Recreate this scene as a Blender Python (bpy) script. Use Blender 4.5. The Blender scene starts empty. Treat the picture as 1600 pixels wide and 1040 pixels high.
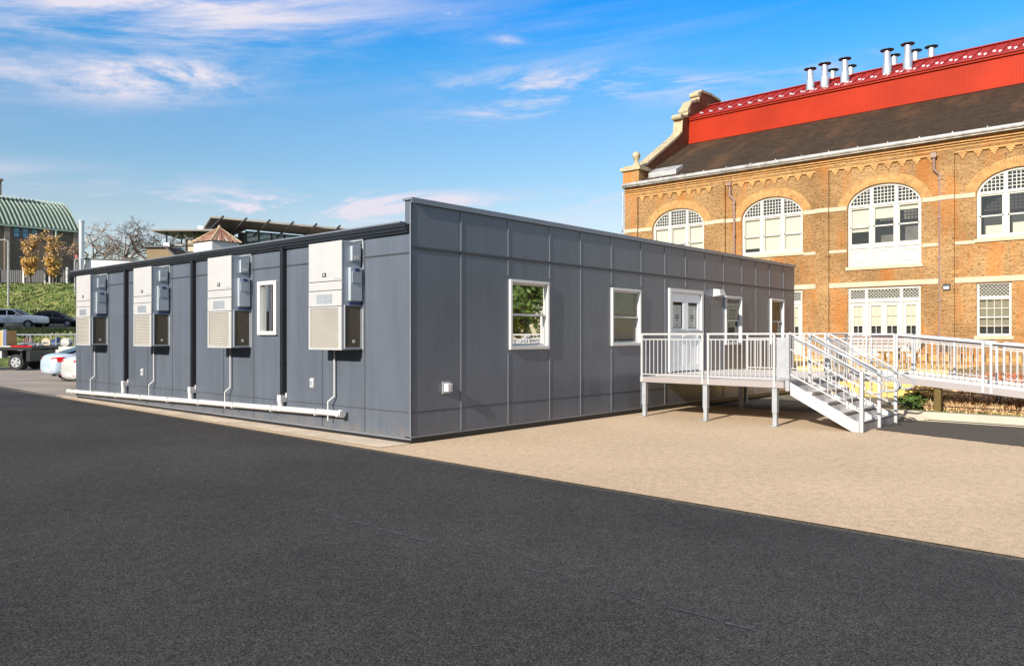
import bpy, bmesh, math, random
from mathutils import Vector, Matrix, Euler
random.seed(7)
R = math.radians
sc = bpy.context.scene
COL = sc.collection

# ---------------------------------------------------------------- helpers
ORG = {}
class MB:
    def __init__(s): s.v=[]; s.f=[]
    def poly(s, pts):
        n=len(s.v); s.v+= [tuple(p) for p in pts]; s.f.append(tuple(range(n,n+len(pts))))
    def hexa(s, p):     # 8 points: bottom loop 4, top loop 4
        n=len(s.v); s.v+=[tuple(q) for q in p]
        for a in ((3,2,1,0),(4,5,6,7),(0,1,5,4),(1,2,6,5),(2,3,7,6),(3,0,4,7)): s.f.append(tuple(n+i for i in a))
    def box(s,x0,x1,y0,y1,z0,z1):
        s.hexa([(x0,y0,z0),(x1,y0,z0),(x1,y1,z0),(x0,y1,z0),(x0,y0,z1),(x1,y0,z1),(x1,y1,z1),(x0,y1,z1)])
    def pbox(s,mp,u0,u1,v0,v1,d0,d1):
        s.hexa([mp(u0,v0,d0),mp(u1,v0,d0),mp(u1,v1,d0),mp(u0,v1,d0),mp(u0,v0,d1),mp(u1,v0,d1),mp(u1,v1,d1),mp(u0,v1,d1)])
    def cyl(s,p0,p1,r0,r1=None,n=10,caps=True):
        if r1 is None: r1=r0
        p0=Vector(p0);p1=Vector(p1); d=(p1-p0)
        if d.length<1e-6: return
        d.normalize(); u=d.orthogonal().normalized(); w=d.cross(u)
        k=len(s.v)
        for p,r in ((p0,r0),(p1,r1)):
            for i in range(n):
                a=2*math.pi*i/n; s.v.append(tuple(p+(u*math.cos(a)+w*math.sin(a))*r))
        for i in range(n): s.f.append((k+i,k+(i+1)%n,k+n+(i+1)%n,k+n+i))
        if caps:
            s.f.append(tuple(range(k+n-1,k-1,-1))); s.f.append(tuple(range(k+n,k+2*n)))
    def tube(s,pts,r,n=8):
        for a,b in zip(pts,pts[1:]): s.cyl(a,b,r,r,n)
        for p in pts[1:-1]: s.ball(p,r*.97,8,6)
    def bar(s,p0,p1,w,h,up=(0,0,1)):   # rectangular bar between two points
        p0=Vector(p0);p1=Vector(p1); d=(p1-p0).normalized(); up=Vector(up)
        a=d.cross(up)
        if a.length<1e-4: a=d.cross(Vector((0,1,0)))
        a.normalize(); b=a.cross(d).normalized()
        q=lambda p,i,j: p+a*(w/2*i)+b*(h/2*j)
        s.hexa([q(p0,-1,-1),q(p0,1,-1),q(p0,1,1),q(p0,-1,1),q(p1,-1,-1),q(p1,1,-1),q(p1,1,1),q(p1,-1,1)])
    def ball(s,c,r,n=12,m=8,sz=1):
        k=len(s.v); c=Vector(c)
        s.v.append(tuple(c+Vector((0,0,r*sz))))
        for j in range(1,m):
            t=math.pi*j/m
            for i in range(n):
                a=2*math.pi*i/n; s.v.append(tuple(c+Vector((r*math.sin(t)*math.cos(a),r*math.sin(t)*math.sin(a),r*sz*math.cos(t)))))
        s.v.append(tuple(c-Vector((0,0,r*sz)))); e=len(s.v)-1
        for i in range(n): s.f.append((k,k+1+i,k+1+(i+1)%n))
        for j in range(m-2):
            for i in range(n):
                a=k+1+j*n; s.f.append((a+i,a+n+i,a+n+(i+1)%n,a+(i+1)%n))
        a=k+1+(m-2)*n
        for i in range(n): s.f.append((e,a+(i+1)%n,a+i))
    def lathe(s,c,prof,n=14):
        k=len(s.v); c=Vector(c)
        for r,z in prof:
            for i in range(n):
                a=2*math.pi*i/n; s.v.append(tuple(c+Vector((r*math.cos(a),r*math.sin(a),z))))
        for j in range(len(prof)-1):
            for i in range(n): s.f.append((k+j*n+i,k+j*n+(i+1)%n,k+(j+1)*n+(i+1)%n,k+(j+1)*n+i))
        s.f.append(tuple(range(k+n-1,k-1,-1))); s.f.append(tuple(range(k+(len(prof)-1)*n,k+len(prof)*n)))
    def prism(s,pts,fn,a,b):        # pts 2d outline, fn(p,q,t)->3d, extruded t from a to b
        n=len(pts);k=len(s.v)
        for t in (a,b):
            for p,q in pts: s.v.append(tuple(fn(p,q,t)))
        for i in range(n): s.f.append((k+i,k+(i+1)%n,k+n+(i+1)%n,k+n+i))
        s.f.append(tuple(range(k+n-1,k-1,-1))); s.f.append(tuple(range(k+n,k+2*n)))
    def build(s,name,mat,parent=None,smooth=False,label=None,bevel=0,kind=None,recalc=True,sub=0):
        me=bpy.data.meshes.new(name)
        o=bpy.data.objects.new(name,me); COL.objects.link(o)
        org=ORG.get(parent.name,Vector((0,0,0))) if parent else Vector((0,0,0))
        me.from_pydata([tuple(Vector(p)-org) for p in s.v],[],s.f)
        if recalc and len(s.f)<60000:
            bm=bmesh.new(); bm.from_mesh(me); bmesh.ops.recalc_face_normals(bm,faces=bm.faces); bm.to_mesh(me); bm.free()
        me.materials.append(mat)
        if smooth:
            for p in me.polygons: p.use_smooth=True
        if bevel:
            b=o.modifiers.new('bevel','BEVEL'); b.width=bevel; b.segments=2; b.limit_method='ANGLE'; b.angle_limit=R(40)
        if sub:
            b=o.modifiers.new('smooth','SUBSURF'); b.levels=sub; b.render_levels=sub
        if parent: o.parent=parent; ORG[o.name]=org
        if label: o['label']=label
        if kind: o['kind']=kind
        return o
def tag(o,label,cat,group=None,kind=None):
    o['label']=label; o['category']=cat
    if group: o['group']=group
    if kind: o['kind']=kind
    return o
def thing(name,label,cat,loc=(0,0,0),rz=0,group=None,local=False):
    o=bpy.data.objects.new(name,None); COL.objects.link(o); o.empty_display_size=.2
    o.location=loc; o.rotation_euler=(0,0,rz); tag(o,label,cat,group)
    ORG[o.name]=Vector((0,0,0)) if local else Vector(loc)
    return o
def struct(name,m,mat,smooth=False):
    o=m.build(name,mat,None,smooth); o['kind']='structure'; return o
def copy_tree(o,parent=None):
    c=o.copy(); COL.objects.link(c)
    if parent: c.parent=parent
    ORG[c.name]=ORG.get(o.name,Vector((0,0,0)))
    for ch in list(o.children): copy_tree(ch,c)
    return c
def part_copy(o,off,parent):
    c=o.copy(); COL.objects.link(c); c.parent=parent; c.location=Vector(o.location)+Vector(off); return c

# camera frame of the site survey (used to lay out the far background)
CX,CY=-8.18,-9.37
A=R(48.5); SA,CA=math.sin(A),math.cos(A)
def bg(X,Y,z=0):           # X metres to the right, Y metres ahead
    return Vector((CA*X+SA*Y+CX, -SA*X+CA*Y+CY, z))
BR=-A                      # rotation of things that face along that frame

# ---------------------------------------------------------------- materials
def newmat(name):
    m=bpy.data.materials.new(name); m.use_nodes=True; nt=m.node_tree; nt.nodes.clear()
    out=nt.nodes.new('ShaderNodeOutputMaterial'); b=nt.nodes.new('ShaderNodeBsdfPrincipled')
    nt.links.new(b.outputs[0],out.inputs[0]); return m,nt,b,out
def N(nt,t,**k):
    n=nt.nodes.new(t)
    for a,v in k.items():
        if a in n.inputs: n.inputs[a].default_value=v
        else: setattr(n,a,v)
    return n
def ramp(nt,fac,stops):
    r=nt.nodes.new('ShaderNodeValToRGB'); nt.links.new(fac,r.inputs[0])
    el=r.color_ramp.elements
    while len(el)<len(stops): el.new(.5)
    for e,(p,c) in zip(el,stops): e.position=p; e.color=(*c,1) if len(c)==3 else c
    return r.outputs[0]
def coords(nt,scale=(1,1,1)):
    t=nt.nodes.new('ShaderNodeNewGeometry'); mp=nt.nodes.new('ShaderNodeMapping'); mp.inputs['Scale'].default_value=scale
    nt.links.new(t.outputs['Position'],mp.inputs[0]); return mp.outputs[0]
def mix(nt,f,a,b,mode='MIX'):
    m=nt.nodes.new('ShaderNodeMix'); m.data_type='RGBA'; m.blend_type=mode
    for i,x in ((0,f),(6,a),(7,b)):
        if hasattr(x,'links') : nt.links.new(x,m.inputs[i])
        elif i==0: m.inputs[0].default_value=x
        else: m.inputs[i].default_value=(*x,1)
    return m.outputs[2]
def bump(nt,b,h,strength,dist):
    n=nt.nodes.new('ShaderNodeBump'); n.inputs['Strength'].default_value=strength; n.inputs['Distance'].default_value=dist
    nt.links.new(h,n.inputs['Height']); nt.links.new(n.outputs[0],b.inputs['Normal'])
def M(name,c,rough=.5,metal=0,var=.12,scale=2,bmp=0,bscale=40,spec=.5,stretch=(1,1,1),coat=0):
    m,nt,b,o=newmat(name)
    co=coords(nt,stretch)
    n=N(nt,'ShaderNodeTexNoise',Scale=scale,Detail=5.0,Roughness=.6); nt.links.new(co,n.inputs[0])
    lo=tuple(x*(1-var) for x in c); hi=tuple(min(1,x*(1+var)) for x in c)
    nt.links.new(ramp(nt,n.outputs[0],[(.3,lo),(.7,hi)]),b.inputs['Base Color'])
    b.inputs['Roughness'].default_value=rough; b.inputs['Metallic'].default_value=metal
    b.inputs['Specular IOR Level'].default_value=spec; b.inputs['Coat Weight'].default_value=coat
    if bmp:
        n2=N(nt,'ShaderNodeTexNoise',Scale=bscale,Detail=3.0); nt.links.new(co,n2.inputs[0]); bump(nt,b,n2.outputs[0],bmp,.01)
    return m
def glassmat(name,tint=(1,1,1),refl=1.0):
    m,nt,b,out=newmat(name); nt.nodes.remove(b)
    tr=N(nt,'ShaderNodeBsdfTransparent'); tr.inputs[0].default_value=(*tint,1)
    gl=N(nt,'ShaderNodeBsdfGlossy',Roughness=.02)
    co=coords(nt,(.7,.7,.7)); n=N(nt,'ShaderNodeTexNoise',Scale=.8,Detail=1.0); nt.links.new(co,n.inputs[0])
    bu=N(nt,'ShaderNodeBump',Strength=.06,Distance=.05); nt.links.new(n.outputs[0],bu.inputs['Height']); nt.links.new(bu.outputs[0],gl.inputs['Normal'])
    fr=N(nt,'ShaderNodeFresnel',IOR=1.6); mm=N(nt,'ShaderNodeMath',operation='MULTIPLY_ADD'); mm.inputs[1].default_value=.95*refl; mm.inputs[2].default_value=.03*refl
    mm.use_clamp=True; nt.links.new(fr.outputs[0],mm.inputs[0])
    mx=N(nt,'ShaderNodeMixShader'); nt.links.new(mm.outputs[0],mx.inputs[0]); nt.links.new(tr.outputs[0],mx.inputs[1]); nt.links.new(gl.outputs[0],mx.inputs[2])
    nt.links.new(mx.outputs[0],out.inputs[0]); return m

def pave(name,c_lo,c_mid,c_hi,speck=170,patch=.35,rough=.9,bstr=.5,patchamt=.16,crack=False):
    m,nt,b,o=newmat(name); co=coords(nt)
    n=N(nt,'ShaderNodeTexNoise',Scale=speck,Detail=2.0,Roughness=.7); nt.links.new(co,n.inputs[0])
    c=ramp(nt,n.outputs[0],[(.30,c_lo),(.5,c_mid),(.70,c_hi)])
    p=N(nt,'ShaderNodeTexNoise',Scale=patch,Detail=6.0,Roughness=.6); nt.links.new(co,p.inputs[0])
    pc=ramp(nt,p.outputs[0],[(.3,(1-patchamt,)*3),(.7,(1+patchamt,)*3)])
    c=mix(nt,1.0,c,pc,'MULTIPLY')
    q=N(nt,'ShaderNodeTexNoise',Scale=9.0,Detail=4.0,Roughness=.7); nt.links.new(co,q.inputs[0])
    c=mix(nt,1.0,c,ramp(nt,q.outputs[0],[(.35,(.88,.88,.88)),(.65,(1.1,1.1,1.1))]),'MULTIPLY')
    if crack:
        v=N(nt,'ShaderNodeTexVoronoi',feature='DISTANCE_TO_EDGE',Scale=.28); 
        w=N(nt,'ShaderNodeTexNoise',Scale=1.3,Detail=5.0); nt.links.new(co,w.inputs[0])
        wm=mix(nt,.35,co,w.outputs[1]); nt.links.new(wm,v.inputs[0])
        c=mix(nt,ramp(nt,v.outputs[0],[(.0,(1,1,1)),(.012,(0,0,0))]),c,(.01,.01,.01))
    nt.links.new(c,b.inputs['Base Color']); b.inputs['Roughness'].default_value=rough; b.inputs['Specular IOR Level'].default_value=.25
    bump(nt,b,n.outputs[0],bstr,.006); return m

m_asph=pave('asphalt_dark',(.032,.028,.022),(.150,.131,.102),(.38,.332,.26),speck=95,patch=.35,bstr=.8,patchamt=.2)
m_beige=pave('beige_aggregate',(.32,.238,.15),(.49,.37,.25),(.66,.52,.375),speck=85,patch=.3,patchamt=.10)
m_conc=pave('concrete_apron',(.40,.33,.25),(.54,.45,.35),(.64,.55,.44),speck=60,patch=1.2,patchamt=.22)
m_shadejoint=pave('shade_and_joint_tone',(.04,.034,.027),(.072,.061,.049),(.12,.105,.088),speck=90,patch=.4,patchamt=.1)  # dark tone that paints shade on the ground; also colours a joint
m_park=pave('old_parking_asphalt',(.20,.175,.15),(.27,.235,.205),(.34,.30,.265),speck=40,patch=.25,patchamt=.2)
m_road=pave('road_asphalt',(.07,.075,.085),(.09,.095,.105),(.12,.125,.135),speck=30,patch=.2)
m_kerb=M('kerb_concrete',(.44,.385,.30),.85,var=.12,scale=3,bmp=.3,bscale=90)
m_ground=pave('dirt_ground',(.12,.11,.08),(.17,.15,.11),(.22,.2,.15),speck=3,patch=.05)
m_patio=pave('ochre_patio',(.5,.30,.08),(.6,.38,.13),(.68,.47,.2),speck=20,patch=.8)
m_mulch=pave('mulch_bed',(.14,.08,.04),(.28,.18,.09),(.42,.29,.16),speck=18,patch=1.0)
m_grass=pave('bank_grass',(.035,.055,.012),(.085,.125,.025),(.22,.21,.07),speck=1.2,patch=.12,patchamt=.35,bstr=1.0)

def panel_mat(name,c,rough=.33):
    m,nt,b,o=newmat(name); co=coords(nt,(1,1,.25))
    n=N(nt,'ShaderNodeTexNoise',Scale=1.4,Detail=6.0,Roughness=.65); nt.links.new(co,n.inputs[0])
    cbase=ramp(nt,n.outputs[0],[(.3,tuple(x*.88 for x in c)),(.7,tuple(x*1.12 for x in c))])
    sn=N(nt,'ShaderNodeTexNoise',Scale=1.0,Detail=4.0,Roughness=.7); nt.links.new(coords(nt,(7,7,.35)),sn.inputs[0])
    cbase=mix(nt,1.0,cbase,ramp(nt,sn.outputs[0],[(.38,(.95,.95,.95)),(.5,(1,1,1)),(.66,(1.05,1.05,1.05))]),'MULTIPLY')
    gp=N(nt,'ShaderNodeNewGeometry'); sz=N(nt,'ShaderNodeSeparateXYZ'); nt.links.new(gp.outputs['Position'],sz.inputs[0])
    dn=N(nt,'ShaderNodeTexNoise',Scale=3.5,Detail=6.0,Roughness=.7); nt.links.new(coords(nt,(1,1,.6)),dn.inputs[0])
    ma=N(nt,'ShaderNodeMath',operation='MULTIPLY_ADD'); ma.inputs[1].default_value=-.9; nt.links.new(sz.outputs[2],ma.inputs[0]); nt.links.new(dn.outputs[0],ma.inputs[2])
    cbase=mix(nt,ramp(nt,ma.outputs[0],[(.30,(0,0,0)),(.55,(.45,.45,.45))]),cbase,(.17,.14,.11))
    nt.links.new(cbase,b.inputs['Base Color'])
    co2=coords(nt,(1,1,1))
    n2=N(nt,'ShaderNodeTexNoise',Scale=.9,Detail=2.0); nt.links.new(co2,n2.inputs[0])
    rr=N(nt,'ShaderNodeMapRange'); rr.inputs['To Min'].default_value=rough-.07; rr.inputs['To Max'].default_value=rough+.1
    nt.links.new(n.outputs[0],rr.inputs[0]); nt.links.new(rr.outputs[0],b.inputs['Roughness'])
    b.inputs['Specular IOR Level'].default_value=.6
    add=N(nt,'ShaderNodeMath',operation='ADD'); 
    n3=N(nt,'ShaderNodeTexNoise',Scale=120.0,Detail=1.0); nt.links.new(co2,n3.inputs[0])
    mu=N(nt,'ShaderNodeMath',operation='MULTIPLY'); mu.inputs[1].default_value=.06; nt.links.new(n3.outputs[0],mu.inputs[0])
    nt.links.new(n2.outputs[0],add.inputs[0]); nt.links.new(mu.outputs[0],add.inputs[1])
    bump(nt,b,add.outputs[0],.35,.02); return m
m_panel=panel_mat('charcoal_wall_panel',(.094,.108,.134),.27)
m_seam=M('panel_joint_trim',(.19,.205,.235),.3,.3,var=.1)
m_seamd=M('dark_panel_joint',(.04,.042,.048),.5)
m_black=M('black_metal',(.012,.013,.016),.35,var=.2)
m_white=M('white_vinyl',(.56,.55,.53),.35,var=.04)
m_pvc=M('white_plastic_pipe',(.56,.55,.54),.35,var=.05,scale=6)
m_cream=M('cream_cabinet_paint',(.42,.41,.40),.4,var=.05,scale=3)
m_louv=M('louvre_paint',(.33,.305,.265),.5,var=.06)
m_acside=M('cabinet_side_metal',(.34,.38,.42),.35,.2,var=.08)
m_acbox=M('cabinet_box_metal',(.42,.46,.50),.35,.2,var=.08)
m_mesh=M('coil_mesh',(.10,.08,.055),.7,.2,var=.5,scale=60)
m_blue=M('blue_label',(.025,.05,.16),.4)
m_dark=M('dark_interior',(.015,.016,.017),.8)
m_room=M('dim_interior',(.10,.095,.085),.9,var=.3)
m_alu=M('mill_aluminium',(.37,.385,.41),.38,.25,var=.1,scale=5)
m_aluw=M('white_powder_aluminium',(.43,.43,.43),.35,.05,var=.05)
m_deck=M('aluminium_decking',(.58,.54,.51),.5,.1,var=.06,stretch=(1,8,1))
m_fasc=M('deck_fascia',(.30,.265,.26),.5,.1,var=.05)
m_glass=glassmat('window_glass'); m_glassdoor=glassmat('door_glass',refl=.35); m_glassd=glassmat('tinted_glass',(.35,.4,.42))
m_paper=M('paper_notice',(.62,.62,.56),.8,var=.03); m_ink=M('printed_ink',(.03,.03,.03),.7)
m_blind=M('cream_blind',(.46,.44,.33),.8,var=.04); m_slatblind=M('green_blind_slats',(.42,.50,.40),.6,var=.2)
m_stone=M('limestone',(.42,.36,.26),.85,var=.12,scale=1.5,bmp=.3,bscale=30)
m_stoned=M('weathered_stone',(.36,.30,.19),.9,var=.3,scale=3,bmp=.5,bscale=20)
m_wood=M('painted_white_wood',(.44,.43,.39),.5,var=.04)
m_gutter=M('grey_gutter_metal',(.34,.34,.33),.5,.2,var=.35,scale=3)
m_stainless=M('stainless_flue',(.55,.58,.61),.38,.75,var=.12,scale=4)
m_dkcap=M('dark_cowl',(.03,.045,.045),.5,.3)
m_pipebr=M('brown_downpipe',(.22,.14,.12),.5,.2)
m_olive=M('treated_timber_post',(.10,.065,.012),.8,var=.2,scale=6,bmp=.3)
m_cable=M('black_cable',(.01,.01,.012),.5)
m_tyre=M('tyre_rubber',(.018,.018,.02),.8)
m_rim=M('silver_wheel_rim',(.55,.56,.58),.3,.6)
m_red=M('red_tail_lamp',(.55,.01,.015),.2,coat=1)
m_lampw=M('clear_lamp',(.7,.7,.7),.15,coat=1)

def brick_mat(name,c1,c2,mortar,axis='x',orange=.6):
    m,nt,b,o=newmat(name)
    g=N(nt,'ShaderNodeNewGeometry'); sp=N(nt,'ShaderNodeSeparateXYZ'); nt.links.new(g.outputs['Position'],sp.inputs[0])
    ad=N(nt,'ShaderNodeMath',operation='ADD'); nt.links.new(sp.outputs[0],ad.inputs[0]); nt.links.new(sp.outputs[1],ad.inputs[1])
    cb=N(nt,'ShaderNodeCombineXYZ'); nt.links.new(ad.outputs[0],cb.inputs[0]); nt.links.new(sp.outputs[2],cb.inputs[1])
    bt=N(nt,'ShaderNodeTexBrick',Scale=1.0); bt.inputs['Brick Width'].default_value=.30; bt.inputs['Row Height'].default_value=.075
    bt.inputs['Mortar Size'].default_value=.010; bt.inputs['Bias'].default_value=-.1; bt.inputs['Mortar Smooth'].default_value=.2
    bt.inputs['Color1'].default_value=(*c1,1); bt.inputs['Color2'].default_value=(*c2,1); bt.inputs['Mortar'].default_value=(*mortar,1)
    nt.links.new(cb.outputs[0],bt.inputs[0])
    # scattered dark headers
    wn=N(nt,'ShaderNodeTexNoise',Scale=1.0,Detail=1.0); mp=N(nt,'ShaderNodeMapping'); mp.inputs['Scale'].default_value=(7.5,24,1); nt.links.new(cb.outputs[0],mp.inputs[0]); nt.links.new(mp.outputs[0],wn.inputs[0])
    c=mix(nt,ramp(nt,wn.outputs[0],[(.555,(0,0,0)),(.63,(.8,.8,.8))]),bt.outputs[0],(.12,.055,.02))
    # vertical orange weathering
    co=coords(nt,(.5,.5,.14)); n=N(nt,'ShaderNodeTexNoise',Scale=1.5,Detail=6.0,Roughness=.65); nt.links.new(co,n.inputs[0])
    c=mix(nt,ramp(nt,n.outputs[0],[(.49,(0,0,0)),(.62,(orange,)*3)]),c,(.42,.145,.024))
    n5=N(nt,'ShaderNodeTexNoise',Scale=.35,Detail=4.0); nt.links.new(coords(nt),n5.inputs[0])
    c=mix(nt,1.0,c,ramp(nt,n5.outputs[0],[(.32,(.66,.62,.58)),(.68,(1.12,1.12,1.12))]),'MULTIPLY')
    nt.links.new(c,b.inputs['Base Color']); b.inputs['Roughness'].default_value=.9; b.inputs['Specular IOR Level'].default_value=.2
    iv=N(nt,'ShaderNodeMath',operation='SUBTRACT'); iv.inputs[0].default_value=1; nt.links.new(bt.outputs[1],iv.inputs[1])
    bump(nt,b,iv.outputs[0],.8,.012); return m
m_doorw=M('white_door_paint',(.80,.81,.80),.4,var=.03)
m_brick=brick_mat('buff_orange_brick',(.37,.222,.094),(.27,.152,.060),(.34,.245,.14))
m_brickarch=M('rubbed_arch_brick',(.40,.22,.08),.9,var=.3,scale=4)
m_brickred=brick_mat('red_brick_parapet',(.30,.11,.06),(.22,.08,.05),(.25,.16,.1),orange=.2)
m_office=M('rendered_office_wall',(.30,.26,.21),.85,var=.1)

def slate_mat():
    m,nt,b,o=newmat('weathered_slate')
    g=N(nt,'ShaderNodeNewGeometry'); sp=N(nt,'ShaderNodeSeparateXYZ'); nt.links.new(g.outputs['Position'],sp.inputs[0])
    cb=N(nt,'ShaderNodeCombineXYZ'); nt.links.new(sp.outputs[1],cb.inputs[0]); nt.links.new(sp.outputs[0],cb.inputs[1])
    bt=N(nt,'ShaderNodeTexBrick',Scale=1.0); bt.inputs['Brick Width'].default_value=.3; bt.inputs['Row Height'].default_value=.2; bt.inputs['Mortar Size'].default_value=.012
    bt.inputs['Color1'].default_value=(.028,.017,.009,1); bt.inputs['Color2'].default_value=(.046,.030,.017,1); bt.inputs['Mortar'].default_value=(.03,.025,.02,1)
    nt.links.new(cb.outputs[0],bt.inputs[0])
    co=coords(nt,(.25,.6,.25)); n=N(nt,'ShaderNodeTexNoise',Scale=1.0,Detail=6.0,Roughness=.7); nt.links.new(co,n.inputs[0])
    c=mix(nt,ramp(nt,n.outputs[0],[(.5,(0,0,0)),(.68,(.5,.5,.5))]),bt.outputs[0],(.13,.065,.03))
    n2=N(nt,'ShaderNodeTexNoise',Scale=2.5,Detail=6.0,Roughness=.7); nt.links.new(coords(nt),n2.inputs[0])
    c=mix(nt,ramp(nt,n2.outputs[0],[(.5,(0,0,0)),(.7,(.7,.7,.7))]),c,(.03,.024,.018))
    nt.links.new(c,b.inputs['Base Color']); b.inputs['Specular IOR Level'].default_value=.2; b.inputs['Roughness'].default_value=.8; bump(nt,b,bt.outputs[1],.6,-.01); return m
m_slate=slate_mat()
def rib_mat(name,c,axis,scale,depth=.03,rough=.45,var=.06):
    m,nt,b,o=newmat(name); w=N(nt,'ShaderNodeTexWave',Scale=scale,bands_direction=axis); w.wave_type='BANDS'
    nt.links.new(coords(nt),w.inputs[0]); n=N(nt,'ShaderNodeTexNoise',Scale=.4,Detail=5.0); nt.links.new(coords(nt),n.inputs[0])
    nt.links.new(ramp(nt,n.outputs[0],[(.3,tuple(x*(1-var) for x in c)),(.7,tuple(x*(1+var) for x in c))]),b.inputs['Base Color'])
    b.inputs['Specular IOR Level'].default_value=.1; b.inputs['Roughness'].default_value=rough; bump(nt,b,w.outputs[0],.7,depth); return m
m_redwall=rib_mat('red_ribbed_cladding',(.30,.021,.0055),'Y',2.4,.004,.55,.16)
m_redroof=M('red_metal_roof',(.27,.018,.014),.5,var=.08,scale=.5,spec=.12)
m_greenroof=M('green_copper_roof',(.075,.115,.085),.5,.1,var=.2,scale=.3)
m_greenrib=M('green_roof_seam',(.30,.38,.32),.5,.1)
m_taupe=M('taupe_render',(.155,.125,.095),.85,var=.08,scale=.3)
m_taupel=M('taupe_pier',(.24,.20,.165),.85,var=.08)
m_tanb=M('tan_block',(.50,.40,.28),.85,var=.08,scale=.5)
m_grayroof=M('grey_canopy_metal',(.17,.155,.14),.5,.1,var=.1,scale=.4)
m_steel=M('dark_steel',(.05,.05,.055),.5,.3)
m_cglass=M('blue_curtain_glass',(.08,.26,.36),.08,.0,var=.3,scale=.5,spec=1.0)
def copper_mat():
    m,nt,b,o=newmat('striped_copper_roof'); tc=N(nt,'ShaderNodeTexCoord')
    w=N(nt,'ShaderNodeTexNoise',Scale=3.4,Detail=1.5); mp=N(nt,'ShaderNodeMapping'); mp.inputs['Scale'].default_value=(1,1,.05); nt.links.new(tc.outputs['Object'],mp.inputs[0]); nt.links.new(mp.outputs[0],w.inputs[0])
    nt.links.new(ramp(nt,w.outputs[0],[(.38,(.34,.13,.06)),(.48,(.55,.40,.28)),(.56,(.60,.52,.42)),(.66,(.28,.14,.08))]),b.inputs['Base Color']); b.inputs['Roughness'].default_value=.5; return m
m_copper=copper_mat()
m_bark=M('grey_bark',(.13,.10,.08),.9,var=.3,scale=5)
def leafmat(name,c1,c2,scale=1.5):
    m,nt,b,o=newmat(name); g=N(nt,'ShaderNodeNewGeometry'); 
    n=N(nt,'ShaderNodeTexNoise',Scale=scale,Detail=3.0); nt.links.new(g.outputs['Position'],n.inputs[0])
    nt.links.new(ramp(nt,n.outputs[0],[(.35,c1),(.65,c2)]),b.inputs['Base Color']); b.inputs['Roughness'].default_value=.6
    b.inputs['Transmission Weight'].default_value=0; return m
m_yel=leafmat('yellow_leaves',(.60,.35,.07),(.84,.60,.18)); m_rust=leafmat('rust_leaves',(.34,.20,.11),(.52,.33,.17))
m_grn=leafmat('green_leaves',(.04,.08,.015),(.13,.2,.03)); m_dry=leafmat('dry_grass',(.46,.27,.12),(.78,.54,.30),6); m_redg=leafmat('reddish_groundcover',(.45,.14,.07),(.60,.30,.14),4)

# ---------------------------------------------------------------- ground
def sheet(name,pts,z,mat,kind=True):
    m=MB(); m.poly([(x,y,z) for x,y in pts]); return struct(name,m,mat)
g=MB(); g.poly([(-900,-900,-.06),(900,-900,-.06),(900,900,-.06),(-900,900,-.06)]); struct('ground',g,m_ground)
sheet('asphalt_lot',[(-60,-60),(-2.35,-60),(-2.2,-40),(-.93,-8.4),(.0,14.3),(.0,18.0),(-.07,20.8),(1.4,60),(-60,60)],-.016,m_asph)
sheet('parking_lot',[(-.07,14.0),(60,14.0),(60,46),(.9,46)],-.020,m_park)
sheet('pavement_shoulder',[(-60,19),(2,19),(2,60),(-60,60)],-.012,m_park) if False else None
sheet('pavement',[(-1.085,-8.9),(9.45,-8.9),(9.45,0.3),(15.8,.3),(15.8,-.0),(30,0),(30,14.6),(-.3,14.6),(-1.08,-8.4)],-.004,m_beige)
sheet('concrete_apron',[(-.62,.05),(-.0,.0),(0,15.3),(-.18,15.3)],.003,m_conc)
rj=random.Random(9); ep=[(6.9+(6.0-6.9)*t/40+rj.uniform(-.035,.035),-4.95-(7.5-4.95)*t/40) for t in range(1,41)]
sheet('ground_shade_patch',[(9.449,-4.7),(9.449,-25),(3.4,-25),(4.9,-8.91)]+ep[::-1]+[(6.9,-4.93)],.002,m_shadejoint)  # cast shade right of the stairs, painted as a dark sheet with jittered edge
sheet('unseen_dark_ground',[(-2.3,-60),(60,-60),(60,-8.9),(-1.09,-8.9)],-.012,m_shadejoint)  # dark ground added out of view to cut bounce and reflection on front wall
g=MB(); g.bar((9.12,-4.75,.006),(9.12,-24,.006),.05,.012); struct('gutter_line',g,m_kerb)
g=MB(); g.box(9.45,9.72,-30,-4.2,-.05,.15); o=g.build('kerb',m_kerb,None,bevel=.02); o['kind']='structure'
# faded parking line, broken
g=MB(); y=-.6
while y>-9:
    L=random.uniform(.04,.35); w=random.uniform(.006,.022)
    if random.random()<.62: xx=-3.75+(y+3)*.02+random.uniform(-.01,.01); g.poly([(xx-w,y,-.012),(xx+w*.6,y,-.012),(xx+w*.4,y-L,-.012),(xx-w*.6,y-L,-.012)])
    y-=L+random.uniform(.01,.18)
for i in range(16):
    x0=random.uniform(-5,-1.9); y0=random.uniform(-8,3); L=random.uniform(.05,.18); an=random.uniform(-.5,.5)+1.9
    g.poly([(x0,y0,-.012),(x0+L*math.cos(an),y0+L*math.sin(an),-.012),(x0+L*math.cos(an)+.008,y0+L*math.sin(an),-.012)])
struct('faded_parking_line',g,M('worn_paint',(.25,.24,.225),.8,var=.4,scale=20))
# crack lines in the parking lot
g=MB(); g.bar((-.2,26.4,-.017),(9,21.0,-.017),.07,.004); struct('pavement_joint',g,m_shadejoint)

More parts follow.
